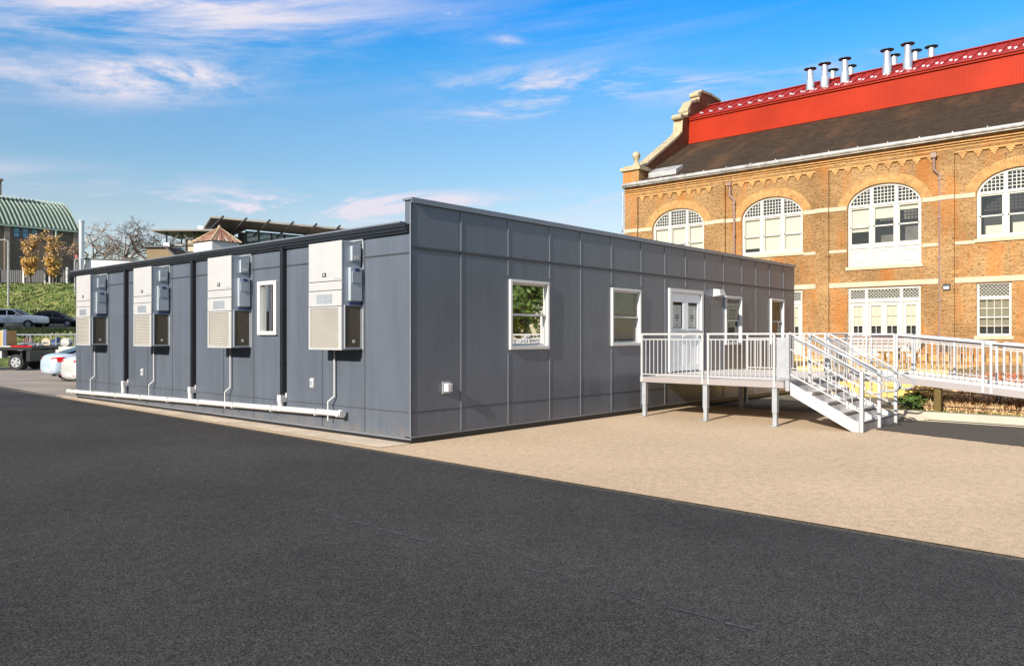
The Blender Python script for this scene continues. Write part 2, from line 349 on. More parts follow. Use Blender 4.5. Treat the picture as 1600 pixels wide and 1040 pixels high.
# terrain behind: embankment, road, grass bank (grid in the surveyed frame)
def prof(Y):
    pts=[(44,-.02),(48,0),(56,1.0),(66,2.3),(74,2.5),(92,2.95),(97,4.2),(107,8.5),(113,9.6),(150,10.3),(240,11)]
    if Y<=44: return -.02
    for (a,b),(c,d) in zip(pts,pts[1:]):
        if Y<=c: return b+(d-b)*(Y-a)/(c-a)
    return 11
def strip(name,Y0,Y1,n,X0,X1,nx,mat,amp=0,dz=0):
    m=MB(); 
    for j in range(n+1):
        for i in range(nx+1):
            Y=Y0+(Y1-Y0)*j/n; X=X0+(X1-X0)*i/nx
            fade=min(1,max(0,(40-X)/60))
            z=prof(Y)*fade+dz+(random.uniform(-amp,amp) if 0<j<n else 0); m.v.append(tuple(bg(X,Y,z)))
    for j in range(n):
        for i in range(nx):
            a=j*(nx+1)+i; m.f.append((a,a+1,a+nx+2,a+nx+1))
    return struct(name,m,mat,smooth=True)
strip('grass_slope',44,73,18,-120,40,80,m_grass,.10)
strip('road',73,93,4,-120,40,10,m_road,0,.0)
strip('grass_bank',93,112,24,-120,40,150,m_grass,.16)
strip('upper_ground',112,240,10,-160,40,20,m_grass,.0)
# tufts of grass on the bank
g=MB()
for i in range(15000):
    Y=random.uniform(93.5,111) if i%4 else random.uniform(55,70); X=random.uniform(-95,-45) if i%4 else random.uniform(-60,-30)
    z=prof(Y)*min(1,max(0,(40-X)/60)); p=bg(X,Y,z-.05); an=random.uniform(0,6.3); r=random.uniform(.06,.2); h=random.uniform(.1,.32)
    d=Vector((math.cos(an),math.sin(an),0))*r
    g.poly([p-d,p+d,p+d*.6+Vector((0,0,h)),p-d*.3+Vector((0,0,h*.8))])
o=g.build('grass',leafmat('tuft_grass',(.045,.09,.015),(.22,.22,.07),.35),recalc=False); tag(o,'green and yellow rough grass covering the slope beside the road','grass',kind='stuff')

# garden rise in front of the brick building
m=MB(); ny=40; nx=16
def gz(x): return .12+(.83-.12)*min(1,max(0,(x-10.5)/11))
for j in range(ny+1):
    for i in range(nx+1):
        x=9.72+(22-9.72)*i/nx; y=-34+(34-4.2)*j/ny; m.v.append((x,y,gz(x)+random.uniform(-.02,.02)))
for j in range(ny):
    for i in range(nx):
        a=j*(nx+1)+i; m.f.append((a,a+1,a+nx+2,a+nx+1))
struct('garden_bed',m,m_mulch,True)
m=MB(); m.box(22,60,-34,14.8,-.2,.835); m.box(15.9,22,-4.2,14.8,-.2,.78); struct('patio',m,m_patio)

# ---------------------------------------------------------------- wall tool
def wall(m,mp,u0,u1,v0,v1,holes,dep=.14):
    us=sorted({u0,u1,*[h[0] for h in holes],*[h[1] for h in holes]}); vs=sorted({v0,v1,*[h[2] for h in holes],*[h[3] for h in holes]})
    us=[u for u in us if u0<=u<=u1]; vs=[v for v in vs if v0<=v<=v1]
    for a,b in zip(us,us[1:]):
        for c,d in zip(vs,vs[1:]):
            mu,mv=(a+b)/2,(c+d)/2
            if any(h[0]<mu<h[1] and h[2]<mv<h[3] for h in holes): continue
            m.poly([mp(a,c,0),mp(b,c,0),mp(b,d,0),mp(a,d,0)])
    for h in holes:
        a,b,c,d=h[:4]
        for p,q in (((a,c),(b,c)),((b,c),(b,d)),((b,d),(a,d)),((a,d),(a,c))):
            m.poly([mp(*p,0),mp(*q,0),mp(*q,dep),mp(*p,dep)])
FR=lambda u,v,d:(u,d,v)          # front wall, y=0, d into the wall
LF=lambda u,v,d:(d,u,v)          # left wall, x=0
BW=lambda u,v,d:(28.1+d,u,v)     # brick facade

# ---------------------------------------------------------------- modular building
LX,LY,HT,HP=15.62,14.2,3.46,3.88
mod=thing('modular_building','long charcoal metal-panelled modular classroom building with a flat roof','building',(0,0,0))
W=[(2.37,3.41,1.52,2.70),(5.63,6.69,1.56,2.70),(10.94,11.83,1.54,2.74),(13.84,14.71,1.54,2.77)]
DR=(8.03,9.60,.86,2.80)
m=MB(); wall(m,FR,0,LX,.10,HP,W+[DR]); m.poly([(0,0,.10),(0,.16,.10),(0,.16,HP),(0,0,HP)])
m.poly([(0,.16,HT),(LX,.16,HT),(LX,.16,HP),(0,.16,HP)])
m.poly([(LX,0,.1),(LX,LY,.1),(LX,LY,HT),(LX,0,HT)]); m.poly([(0,LY,.1),(LX,LY,.1),(LX,LY,HT),(0,LY,HT)])
m.build('front_wall',m_panel,mod,recalc=False)
m=MB(); wall(m,LF,.16,LY,.06,HT,[(3.93,4.48,1.80,2.72)]); m.build('side_wall',m_panel,mod,recalc=False)
m=MB(); m.box(.01,LX-.01,.161,LY-.01,HT-.1,HT-.02); m.build('roof',m_stone,mod)
m=MB(); m.box(.02,LX,.03,.06,-.02,.10); m.box(.03,.06,.06,LY,-.02,.06); m.build('skirting',m_black,mod)
m=MB(); m.box(-.012,LX,-.018,-.001,.09,.115); m.box(-.02,-.001,-.0,LY,.055,.085); m.build('base_flashing',m_seam,mod)
# parapet cap
m=MB(); m.box(-.03,LX+.03,-.045,.19,HP,HP+.035); m.box(-.03,LX+.03,-.045,-.03,HP-.05,HP-.001); m.build('parapet_cap',m_seam,mod)
m=MB(); m.box(-.012,-.001,-.012,.04,.1,HP-.051); m.box(-.012,.0,-.012,-.001,.12,HP-.051); m.build('corner_trim',m_seam,mod)
# panel joints front
m=MB(); fx=[1.1,2.3,3.5,4.5,5.6,6.78,7.82,8.8,9.8,10.82,11.92,12.83,13.76,14.76]
m2=MB()
for u in fx:
    segs=[(.12,3.10),(3.15,HP-.06)]
    for a,b in [(w[0]-.1,w[1]+.1) for w in W]+[(DR[0]-.08,DR[1]+.08)]:
        if a<u<b:
            w=[q for q in W+[DR] if q[0]-.1<u<q[1]+.1][0]
            segs=[(.12,w[2]-.12)] if w is not DR else []
            segs+=[(w[3]+.12,3.10),(3.15,HP-.06)]
    for a,b in segs: m.box(u-.011,u+.011,-.012,-.001,a,b)
m.build('vertical_joint_strips',m_seam,mod)
m=MB(); m.box(0,LX,-.014,-.001,3.105,3.145); m.box(0,7.9,-.006,-.001,.49,.503); m.box(0,.0,0,0,0,0) if False else None
for u in (1.19,2.42,4.75,5.95,8.3,9.6,11.9,13.05,13.9): m.box(-.005,-.001,u-.006,u+.006,.09,HT-.1)
m.box(-.009,-.001,.05,LY,3.03,3.055); m.box(-.005,-.001,.05,LY,.485,.495)
m.build('dark_joint_strips',m_seamd,mod)
# fascia and gutter on left side
m=MB(); m.box(-.075,-.001,.05,LY+.12,3.40,3.50); m.box(-.095,-.075,.05,LY+.12,3.45,3.52); m.box(-.05,-.001,.05,LY+.05,3.36,3.40); m.build('gutter',m_black,mod)
m=MB(); m.box(-.105,.25,.165,LY+.14,3.521,3.545); m.build('roof_edge_flashing',m_seam,mod)
for yy in (3.62,7.21,10.74):
    m=MB(); m.box(-.085,-.006,yy-.05,yy+.05,.60,3.385); m.box(-.091,-.004,yy-.056,yy+.056,1.2,1.22); m.box(-.091,-.004,yy-.056,yy+.056,2.2,2.22)
    d=m.build('downspout',m_black,mod)
    m=MB(); m.box(-.14,-.004,yy-.06,yy+.06,.47,.60); m.cyl((-.10,yy,.30),(-.10,yy,.47),.055,n=12); m.box(-.03,-.004,yy-.09,yy+.09,.55,.64); m.build('downspout_adaptor',m_pvc,d)
# main drain pipe
m=MB()
zz=lambda y:.375-(y-1.69)*.0155
m.cyl((-.12,1.72,zz(1.72)),(-.12,14.35,zz(14.35)),.052,n=16); m.build('drain_pipe',m_pvc,mod,smooth=False)
m=MB()
for y in (1.70,14.36): m.cyl((-.12,y-.05,zz(y)),(-.12,y+.05,zz(y)),.066,n=16)
m.cyl((-.20,1.72,zz(1.72)),(-.12,1.72,zz(1.72)),.05,n=14)
m.build('pipe_end_cap',m_pvc,mod)
m=MB()
for k in range(9):
    y=2.4+k*1.45; m.box(-.185,-.002,y-.012,y+.012,zz(y)-.062,zz(y)+.062)
m.build('pipe_strap',m_pvc,mod)
# outlet covers
def outlet(mp,u,v):
    m=MB(); m.pbox(mp,u-.05,u+.05,v-.075,v+.075,-.045,-.001); o=m.build('outlet_cover',m_white,mod,bevel=.012)
    m=MB(); m.pbox(mp,u-.065,u+.065,v-.095,v+.095,-.02,-.0012); m.build('mounting_plate',m_alu,o)
    m=MB(); m.pbox(mp,u-.03,u+.03,v-.04,v+.04,-.052,-.046); m.build('socket_flap',m_acside,o)
outlet(LF,2.71,.86); outlet(LF,9.86,.84)
m=MB(); m.box(.69,.80,-.115,-.001,.79,.93); o=m.build('outlet_cover',m_white,mod,bevel=.012)
m=MB(); m.box(.66,.83,-.02,-.0015,.76,.96); m.build('mounting_plate',m_alu,o)
m=MB(); m.box(.735,.765,-.122,-.1155,.82,.90); m.build('socket_flap',m_acside,o)
# double hung windows
def hung(w,blindtype):
    a,b,c,d=w; f=MB(); T=.045; mid=(c+d)/2
    for (p,q,r,s) in ((a-T,b+T,d-.01,d+T),(a-T,b+T,c-T-.01,c+.01),(a-T,a+.01,c+.01,d-.01),(b-.01,b+T,c+.01,d-.01)): f.pbox(FR,p,q,r,s,-.05,.035)
    fr=f.build('window_frame',m_white,mod,bevel=.008)
    s=MB()
    def sash(z0,z1,dd):
        t=.032
        s.pbox(FR,a+.01,b-.01,z1-t,z1,dd,dd+.03); s.pbox(FR,a+.01,b-.01,z0,z0+t,dd,dd+.03); s.pbox(FR,a+.01,a+.01+t,z0+t,z1-t,dd,dd+.03); s.pbox(FR,b-.01-t,b-.01,z0+t,z1-t,dd,dd+.03)
    sash(mid-.02,d-.011,.0); sash(c+.011,mid+.02,.035); s.build('sash',m_white,fr)
    p=MB(); p.poly([FR(a+.05,mid+.02,.014),FR(b-.05,mid+.02,.014),FR(b-.05,d-.05,.014),FR(a+.05,d-.05,.014)]); p.build('upper_pane',m_glass,fr)
    p=MB(); p.poly([FR(a+.05,c+.05,.05),FR(b-.05,c+.05,.05),FR(b-.05,mid-.02,.05),FR(a+.05,mid-.02,.05)]); p.build('lower_pane',m_glass,fr)
    bl=MB(); z=d-.04
    zend={0:mid-.0,1:mid+.1,2:mid-.35,3:c+.05}[blindtype]
    while z>zend: bl.poly([FR(a+.03,z,.10),FR(b-.03,z,.10),FR(b-.03,z-.018,.13),FR(a+.03,z-.018,.13)]); z-=.03
    bl.build('blind',m_slatblind,fr)
    i=MB(); i.box(a-.1,b+.1,.14,1.2,c-.4,d+.1); i.build('room_interior',m_room,fr)
    if blindtype==0:
        i=MB(); i.box(b-.28,b-.17,.16,.26,c+.02,c+.33); i.box(b-.14,b-.08,.17,.23,c+.02,c+.20); i.build('object_on_sill',m_white,fr)
    if blindtype==1:
        i=MB(); i.box(a+.1,b-.1,.16,.30,c+.02,c+.22); i.build('object_on_sill',m_slatblind,fr)
for w,t in zip(W,(0,1,2,3)): hung(w,t)
# narrow fixed window on left wall
a,b,c,d=3.93,4.48,1.80,2.72; f=MB(); T=.065
for (p,q,r,s) in ((a-T,b+T,d-.01,d+T),(a-T,b+T,c-T,c+.01),(a-T,a+.03,c+.01,d-.01),(b-.03,b+T,c+.01,d-.01)): f.pbox(LF,p,q,r,s,-.055,.05)
fr=f.build('narrow_window_frame',m_white,mod,bevel=.006)
p=MB(); p.poly([LF(a,c,.02),LF(b,c,.02),LF(b,d,.02),LF(a,d,.02)]); p.build('pane',m_glass,fr)
p=MB(); p.pbox(LF,a+.02,a+.17,c,d,.06,.08); p.pbox(LF,b-.1,b,c,d,.07,.09); p.build('vertical_blind',m_slatblind,fr)
p=MB(); p.box(.14,1.2,a-.2,b+.2,c-.3,d+.3); p.build('room_interior',m_dark,fr)
# double door
a,b,c,d=DR; f=MB()
for (p,q,r,s) in ((a-.05,b+.05,d-.04,d+.05),(a-.05,a+.05,c,d-.04),(b-.05,b+.05,c,d-.04)): f.pbox(FR,p,q,r,s,-.05,.08)
df=f.build('door_frame',m_white,mod,bevel=.006)
mc=(a+b)/2
for k,(p,q) in enumerate(((a+.055,mc-.006),(mc+.006,b-.055))):
    l=MB(); st=.12
    for (u0,u1,v0,v1) in ((p,q,d-.26,d-.045),(p,q,c+.015,c+.16),(p,p+st,c+.16,d-.26),(q-st,q,c+.16,d-.26),(p+st,q-st,c+.93,c+1.05)): l.pbox(FR,u0,u1,v0,v1,.0,.045)
    l.pbox(FR,p+st,q-st,c+.16,c+.93,.014,.04)
    lf=l.build('door_leaf',m_doorw,mod,bevel=.004)
    l=MB(); l.poly([FR(p+st,c+1.05,.02),FR(q-st,c+1.05,.02),FR(q-st,d-.26,.02),FR(p+st,d-.26,.02)]); l.build('glass_panel',m_glassdoor,lf)
    l=MB(); l.pbox(FR,p+st+.03,q-st-.06,c+1.07,d-.34,.024,.03); l.build('paper_notice',m_paper,lf)
    l=MB(); pc=(p+q)/2-.015
    for (w_,v0,h_) in ((.10,2.42,.008),(.12,2.36,.008),(.08,2.30,.008),(.15,2.205,.032),(.18,2.145,.032),(.08,2.085,.028),(.16,2.01,.008),(.14,1.96,.008)): l.pbox(FR,pc-w_/2,pc+w_/2,v0,v0+h_,.0215,.0232)
    l.build('notice_text',m_ink,lf)
    l=MB(); l.pbox(FR,p+.02,q-.02,c+.94,c+1.0,-.06,-.03); l.pbox(FR,p+.05,p+.10,c+.94,c+1.0,-.03,-.001); l.pbox(FR,q-.10,q-.05,c+.94,c+1.0,-.03,-.001); l.build('push_bar',m_alu,lf)
l=MB(); l.box(a-.1,b+.1,.14,1.5,c-.1,d+.1); l.build('room_interior',m_dark,df)
# wall light
m=MB(); m.hexa([(10.22,-.22,2.76),(10.56,-.22,2.76),(10.56,-.001,2.73),(10.22,-.001,2.73),(10.25,-.17,2.92),(10.53,-.17,2.92),(10.53,-.001,2.94),(10.25,-.001,2.94)])
wl=m.build('wall_light',m_aluw,mod,bevel=.01)
m=MB(); m.box(10.27,10.51,-.19,-.03,2.735,2.745); m.build('lamp_lens',m_lampw,wl)

# ---------------------------------------------------------------- wall air conditioners
def make_ac(y0,label):
    t=thing('wall_air_conditioner',label,'air conditioner',(0,y0,1.48),0,'air conditioners on the side wall')
    y1=y0+.94; X=-.42; z0,z1=1.48,3.30
    m=MB(); m.box(X+.02,-.02,y0,y1,z0,z1); m.build('cabinet',m_acside,t,bevel=.008)
    m=MB(); m.box(X-.005,X+.02,y0-.004,y1+.004,2.64,z1+.004); m.build('upper_front_panel',m_cream,t,bevel=.006)
    m=MB(); m.box(X-.005,X+.02,y0-.004,y1+.004,2.485,2.63); m.build('middle_front_panel',m_cream,t,bevel=.006)
    m=MB(); m.box(X-.008,X+.02,y0-.004,y1+.004,2.215,2.475); gp=m.build('grille_panel',m_cream,t,bevel=.006)
    m=MB()
    for i in range(13):
        yy=y0+.26+i*.035; m.box(X-.014,X-.008,yy,yy+.016,2.265,2.42)
    for j in range(5): m.box(X-.012,X-.0082,y0+.25,y0+.71,2.265+j*.036,2.275+j*.036)
    m.build('small_grille',m_acside,gp)
    m=MB(); m.box(X-.005,X+.02,y0-.004,y0+.09,z0,2.205); m.box(X-.005,X+.02,y1-.05,y1+.004,z0,2.205); m.box(X-.005,X+.02,y0+.09,y1-.05,z0,z0+.035); m.box(X-.005,X+.02,y0+.09,y1-.05,2.18,2.205)
    lf=m.build('louvre_frame',m_cream,t)
    m=MB()
    for i in range(19):
        zz_=z0+.04+i*.0345; m.poly([(X-.002,y0+.09,zz_),(X-.002,y1-.05,zz_),(X+.018,y1-.05,zz_+.036),(X+.018,y0+.09,zz_+.036)]); m.poly([(X-.002,y0+.09,zz_),(X-.002,y1-.05,zz_),(X+.01,y1-.05,zz_-.004),(X+.01,y0+.09,zz_-.004)])
    m.build('louvre',m_louv,lf,recalc=False)
    m=MB(); m.box(X-.012,X-.0055,y0+.43,y0+.53,2.715,2.78); bd=m.build('badge',m_black,t)
    m=MB(); m.box(X-.016,X-.0125,y0+.455,y0+.505,2.735,2.762); m.build('badge_emblem',m_white,bd)
    m=MB(); m.box(X-.009,X-.0055,y0+.04,y0+.20,2.672,2.684); m.build('lettering',m_acside,t)
    # side fittings, facing -y
    m=MB(); m.box(-.25,-.07,y0-.06,y0-.001,2.97,3.22); cb=m.build('disconnect_box',m_acbox,t,bevel=.006)
    m=MB(); m.box(-.20,-.10,y0-.064,y0-.0605,3.0,3.06); m.build('sticker',m_white,cb)
    m=MB(); m.box(-.29,-.05,y0-.07,y0-.001,2.30,2.86); cb=m.build('control_box',m_acbox,t,bevel=.006)
    m=MB(); m.box(-.265,-.075,y0-.085,y0-.0705,2.60,2.80); m.build('box_lid',m_acside,cb,bevel=.004)
    m=MB(); m.box(-.21,-.12,y0-.09,y0-.0705,2.80,2.85); m.box(-.28,-.05,y0-.03,y0-.001,2.235,2.275) ; m.build('sticker',m_blue,cb)
    m=MB(); m.box(-.36,-.04,y0-.014,y0-.001,z0+.04,2.22); sm=m.build('coil_guard',m_mesh,t)
    m=MB()
    for (a_,b_,c_,d_) in ((-.375,-.36,z0+.02,2.235),(-.04,-.025,z0+.02,2.235),(-.36,-.04,z0+.02,z0+.04),(-.36,-.04,2.22,2.235)): m.box(a_,b_,y0-.022,y0-.001,c_,d_)
    m.build('guard_frame',m_acbox,sm)
    m=MB(); m.box(-.21,-.16,y0-.018,y0-.0142,z0+.12,z0+.17); m.build('sticker',m_white,sm)
    m=MB(); m.box(-.02,-.002,y0-.06,y0-.025,z0+.0,z1+.06); m.box(-.02,-.002,y1+.025,y1+.06,z0,z1+.06); m.box(-.03,-.002,y0-.06,y1+.06,z1+.03,z1+.06) ; m.build('wall_flange',m_alu,t)
    yd=y0+.72
    m=MB(); m.tube([(-.05,yd,z0),(-.05,yd,.66),(-.12,yd+.09,.56),(-.12,yd+.09,.37-(.0155*9))],.014,10); m.build('condensate_pipe',m_pvc,t)
    return t
make_ac(1.27,'wall-mounted air conditioner nearest the building corner, cream front over beige louvres')
acs=[(4.87,'wall-mounted air conditioner beside the narrow white window, second from the corner'),(8.44,'wall-mounted air conditioner between two black downspouts with an outlet below it, third from the corner'),(12.01,'wall-mounted air conditioner at the far end of the side wall beside the parked cars')]
ac0=bpy.data.objects['wall_air_conditioner']
for y,l in acs:
    c=copy_tree(ac0); c.location=(0,y,1.48); c['label']=l

# ---------------------------------------------------------------- deck, stairs, ramp
DZ=.86
def railing(parent,p0,p1,z0,top0,top1,z1=None,posts=(),sp=.092,name='railing',bal=True,bot=.06,mat=None,postw=.042):
    """p0,p1 are xy; z0/z1 deck level at ends; top rail heights absolute"""
    mat=mat or m_aluw
    if z1 is None: z1=z0
    P0=Vector((*p0,0)); P1=Vector((*p1,0)); L=(P1-P0).length
    at=lambda t,z: P0+(P1-P0)*t+Vector((0,0,z))
    zl=lambda t,a,b:a+(b-a)*t
    m=MB(); m.bar(at(0,top0-.018),at(1,top1-.018),.045,.036); m.bar(at(0,top0-.13),at(1,top1-.13),.022,.022); m.bar(at(0,z0+bot),at(1,z1+bot),.022,.022)
    r=m.build(name,mat,parent)
    for t in posts:
        m=MB(); m.bar(at(t,zl(t,z0,z1)-.10),at(t,zl(t,top0,top1)-.01),postw,postw); m.build('railing_post',mat,r)
    n=int(L/sp); first=None
    if bal:
        base=None
        for k in range(1,n):
            t=k/n
            if any(abs(t-q)*L<.04 for q in posts): continue
            zb=zl(t,z0,z1)+bot+.015; zt=zl(t,top0,top1)-.141
            if base is None:
                m=MB(); m.bar(at(t,zb),at(t,zt),.015,.015); base=m.build('baluster',mat,r); bt=t
            else:
                part_copy(base,at(t,zb)-at(bt,zl(bt,z0,z1)+bot+.015),r)
    return r
dk=thing('access_deck','raised white aluminium deck with railing in front of the double doors','deck',(6.2,-3.5,0))
X0=6.2; YF=-3.5; DZ=.84
m=MB(); n=26; w=(11.2-X0-.02)/n
for i in range(n): m.box(X0+.02+i*w+.004,X0+.02+(i+1)*w-.004,YF+.01,-.36 if i<6 else -.03,DZ-.03,DZ)
m.box(X0+.03,11.19,YF+.02,-.37,DZ-.06,DZ-.031); m.build('deck_boards',m_deck,dk)
m=MB(); m.box(X0-.03,X0+.015,YF-.02,-.36,DZ-.11,DZ+.008); m.box(X0+.016,11.2,YF-.05,YF-.001,DZ-.11,DZ-.002); m.box(11.2,11.24,YF-.02,-.36,DZ-.11,DZ+.01)
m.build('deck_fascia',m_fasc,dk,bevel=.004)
m=MB()
for x in (7.4,8.7,9.9): m.box(x,x+.06,YF,-.38,DZ-.13,DZ-.061)
m.build('deck_joists',m_alu,dk)
def leg(x,y,h=DZ-.105,parent=dk,z0=0):
    m=MB(); m.box(x-.038,x+.038,y-.038,y+.038,z0+.012,h); m.box(x-.048,x+.048,y-.048,y+.048,z0+.25,h-.0); l=m.build('leg',m_alu,parent)
    m=MB(); m.box(x-.14,x+.06,y-.07,y+.07,z0,z0+.012); m.build('foot_plate',m_alu,l)
for x,y in ((6.24,-.44),(6.24,-1.88),(6.24,-3.33),(9.2,-1.25),(10.0,-2.6),(11.1,-.5),(11.1,-2.1),(11.1,-3.4)): leg(x,y)
TR=DZ+.935
railing(dk,(6.19,-.40),(6.19,-1.86),DZ,TR,TR,posts=(.0,.98))
railing(dk,(6.19,-1.93),(6.19,-3.33),DZ,TR,TR,posts=(.02,1.0))
railing(dk,(11.2,-.5),(11.2,-3.48),DZ,TR+.02,TR+.02,posts=(0.,.5,1))
railing(dk,(8.4,-3.51),(9.7,-3.51),DZ,TR,TR,posts=(0,1.0))
# corner bracket post and plate at head of the stairs
m=MB(); m.box(6.17,6.23,-3.62,-3.55,DZ-.16,TR-.02); m.box(6.19,6.21,-3.55,-3.37,DZ+.10,TR-.10); m.build('stair_head_plate',m_alu,dk,bevel=.004)
m=MB(); m.box(6.14,6.20,-3.64,-3.40,DZ+.06,DZ+.13); m.box(6.12,6.139,-3.56,-3.46,DZ+.08,DZ+.11); m.build('latch_bracket',m_alu,dk,bevel=.004)

st=thing('access_stairs','white aluminium stairs with two flights side by side and three sloping handrails','stairs',(7.27,-4.2,0))
SX=(6.25,7.27,8.32); YT,YB=-3.62,-4.86
slope=(DZ-0)/(YT-YB)
for i,x in enumerate(SX):
    m=MB(); fn=lambda p,q,t:(t,p,q)
    m.prism([(YT,DZ-.24),(YT,DZ+.0),(YB,.16),(YB,.0),(YB+.12,.0)],fn,x-.022,x+.022); m.build('stringer',m_aluw,st,bevel=.003)
for k in range(4):
    z=DZ-.172*(k+1); y=YT-.275*(k+1)-.10
    for a,b in ((SX[0]+.024,SX[1]-.024),(SX[1]+.024,SX[2]-.024)):
        m=MB(); m.box(a,b,y-.02,y+.255,z-.03,z); m.box(a,b,y+.235,y+.254,z,z+.10) ; tr=m.build('tread',m_deck,st)
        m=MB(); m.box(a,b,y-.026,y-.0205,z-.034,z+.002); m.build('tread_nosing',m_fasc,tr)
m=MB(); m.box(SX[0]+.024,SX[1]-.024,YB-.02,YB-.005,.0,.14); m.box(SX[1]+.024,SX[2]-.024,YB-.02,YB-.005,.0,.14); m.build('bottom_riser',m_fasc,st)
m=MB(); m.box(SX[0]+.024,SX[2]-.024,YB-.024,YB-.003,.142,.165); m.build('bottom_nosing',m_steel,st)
for i,x in enumerate(SX):
    ytop=YT+.02; ybot=YB-.02
    T0,T1=TR-.0,1.08; B0,B1=DZ+.16,.36
    m=MB(); m.bar((x,ytop,T0),(x,ybot,T1),.042,.03); m.bar((x,ytop,B0),(x,ybot,B1),.026,.026); m.bar((x,ytop,T0-.30),(x,ybot,T1-.26),.022,.022)
    r=m.build('stair_railing',m_aluw,st)
    m=MB(); m.bar((x,ybot-.02,.0),(x,ybot-.02,T1+.0),.06,.06,up=(0,1,0)); m.build('stair_post',m_aluw,r,bevel=.004)
    m=MB(); m.bar((x,ytop,DZ-.05),(x,ytop,T0),.045,.045,up=(0,1,0)); m.build('stair_post',m_aluw,r,bevel=.004)
    base=None; nb=9
    for k in range(1,nb):
        t=k/nb; y=ytop+(ybot-ytop)*t; zb=B0+(B1-B0)*t; h=.56
        if base is None: m=MB(); m.bar((x,y,zb),(x,y,zb+h),.014,.014,up=(0,1,0)); base=m.build('baluster',m_aluw,r); b0=Vector((x,y,zb))
        else: part_copy(base,Vector((x,y,zb))-b0,r)
    for sgn in ((1,) if i==0 else ((-1,1) if i==1 else (-1,))):
        xr=x+sgn*.075; e=ybot-.32; pts=[(xr,ytop+.02,T0-.07),(xr,ybot-.02,T1-.07-.0),(xr,ybot-.20,T1-.14)]
        z0=T1-.14; R_=.115
        for a_ in range(0,181,20): pts.append((xr,ybot-.24-.13*math.sin(R(a_)),z0-R_+R_*math.cos(R(a_))-.02))
        pts.append((xr,ybot-.06,z0-2*R_-.01))
        m=MB(); m.tube(pts,.019,10); m.build('handrail',m_alu,r,smooth=True)

rp=thing('wheelchair_ramp','long white aluminium wheelchair ramp sloping down past the brick building','ramp',(9.6,-4.0,0))
RX0,RX1=9.7,11.1; RY0,RY1=-3.56,-10.2
def rz(y): return DZ if y>-4.5 else DZ-.095*(-4.5-y)
m=MB()
y=RY0
while y>RY1:
    y2=y-.15; a,b=rz(y),rz(y2)
    m.hexa([(RX0+.05,y2,b-.03),(RX1-.05,y2,b-.03),(RX1-.05,y+(-.008),a-.03),(RX0+.05,y-.008,a-.03),(RX0+.05,y2,b),(RX1-.05,y2,b),(RX1-.05,y-.008,a),(RX0+.05,y-.008,a)]); y=y2
m.build('ramp_surface',m_deck,rp)
m=MB()
for x in (RX0,RX1):
    for (ya,yb) in ((RY0,-4.5),(-4.5,RY1)): m.bar((x,ya,rz(ya)-.045),(x,yb,rz(yb)-.045),.045,.14)
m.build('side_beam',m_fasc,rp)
for x in (RX0,RX1):
    m=MB()
    y=RY0
    while y>RY1: 
        m.bar((x+.02*(1 if x==RX0 else -1),y,rz(y)+.06),(x+.02*(1 if x==RX0 else -1),y-.152,rz(y-.152)+.06-(.008 if int(y*100)%2 else 0)),.02,.07); y-=.15
    m.build('kerb_plate',m_aluw,rp)
def ramp_rail(x,off,mat):
    railing(rp,(x,-3.62),(x,-4.5),DZ,TR,TR,posts=(0,1),sp=.12,bot=.14,mat=mat)
    for ya,yb in ((-4.55,-6.15),(-6.29,-8.1),(-8.24,-10.1)):
        railing(rp,(x,ya),(x,yb),rz(ya),rz(ya)+.925,rz(yb)+.925,rz(yb),posts=(0.0,.5,1.0) if off else (0.,1.),sp=.112,bot=.14,mat=mat,postw=.046)
    sgn=1 if x==RX0 else -1
    m=MB(); m.tube([(x+.08*sgn,-4.0,TR-.06),(x+.08*sgn,-4.5,TR-.06),(x+.08*sgn,-10.1,rz(-10.1)+.86)],.019,8); m.build('handrail',m_alu,rp)
ramp_rail(RX0,False,m_aluw); ramp_rail(RX1,True,m_alu)
leg(RX0+.05,-9.7,rz(-9.7)-.1,rp); leg(RX1-.05,-9.7,rz(-9.7)-.1,rp,gz(RX1)-.02) ; leg(RX1-.05,-6.2,rz(-6.2)-.1,rp,gz(RX1)-.02)

# cable fence with timber posts on the kerb
fc=thing('cable_fence','low fence of olive timber posts with black cables along the planting bed','fence',(9.78,-5.3,.1))
for y in (-5.32,-9.2,-13.2):
    m=MB(); m.box(9.735,9.865,y-.065,y+.065,.08,.68 if y>-6 else .4); m.build('fence_post',m_olive,fc,bevel=.006)
for z in (.60,.25):
    m=MB(); m.tube([(9.88,-4.3,z),(9.88,-9.2,z-.16 if z>.5 else z),(9.88,-20,z-.2 if z>.5 else z)],.011,6); m.build('fence_cable',m_cable,fc)
# short timber ramp piece by the stairs
m=MB(); m.bar((9.25,-4.65,.10),(9.35,-5.25,.02),.10,.03); m.bar((9.1,-4.7,.07),(9.2,-5.2,.015),.05,.025); o=m.build('scrap_board',m_kerb); tag(o,'pale loose board lying against the kerb behind the stairs','board')

# ---------------------------------------------------------------- planting
def blades(n,xr,yr,h,wd,mat,name,label,cat,lean=.5,z=gz):
    g=MB()
    for i in range(n):
        x=random.uniform(*xr); y=random.uniform(*yr); an=random.uniform(0,6.28); hh=h*random.uniform(.5,1.2); 
        p=Vector((x,y,z(x)-.02)); d=Vector((math.cos(an),math.sin(an),0)); q=Vector((-d.y,d.x,0))*wd
        tip=p+d*hh*lean*random.uniform(.4,1.3)+Vector((0,0,hh)); mid=p+d*hh*lean*.3+Vector((0,0,hh*.6))
        g.poly([p-q,p+q,mid+q*.8,mid-q*.8]); g.poly([mid-q*.8,mid+q*.8,tip])
    o=g.build(name,mat,recalc=False); return tag(o,label,cat,kind='stuff')
blades(15000,(9.95,13.0),(-12,-5.0),.26,.014,m_dry,'ornamental_grass','tan dry ornamental grass filling the bed behind the kerb','grass',.8)
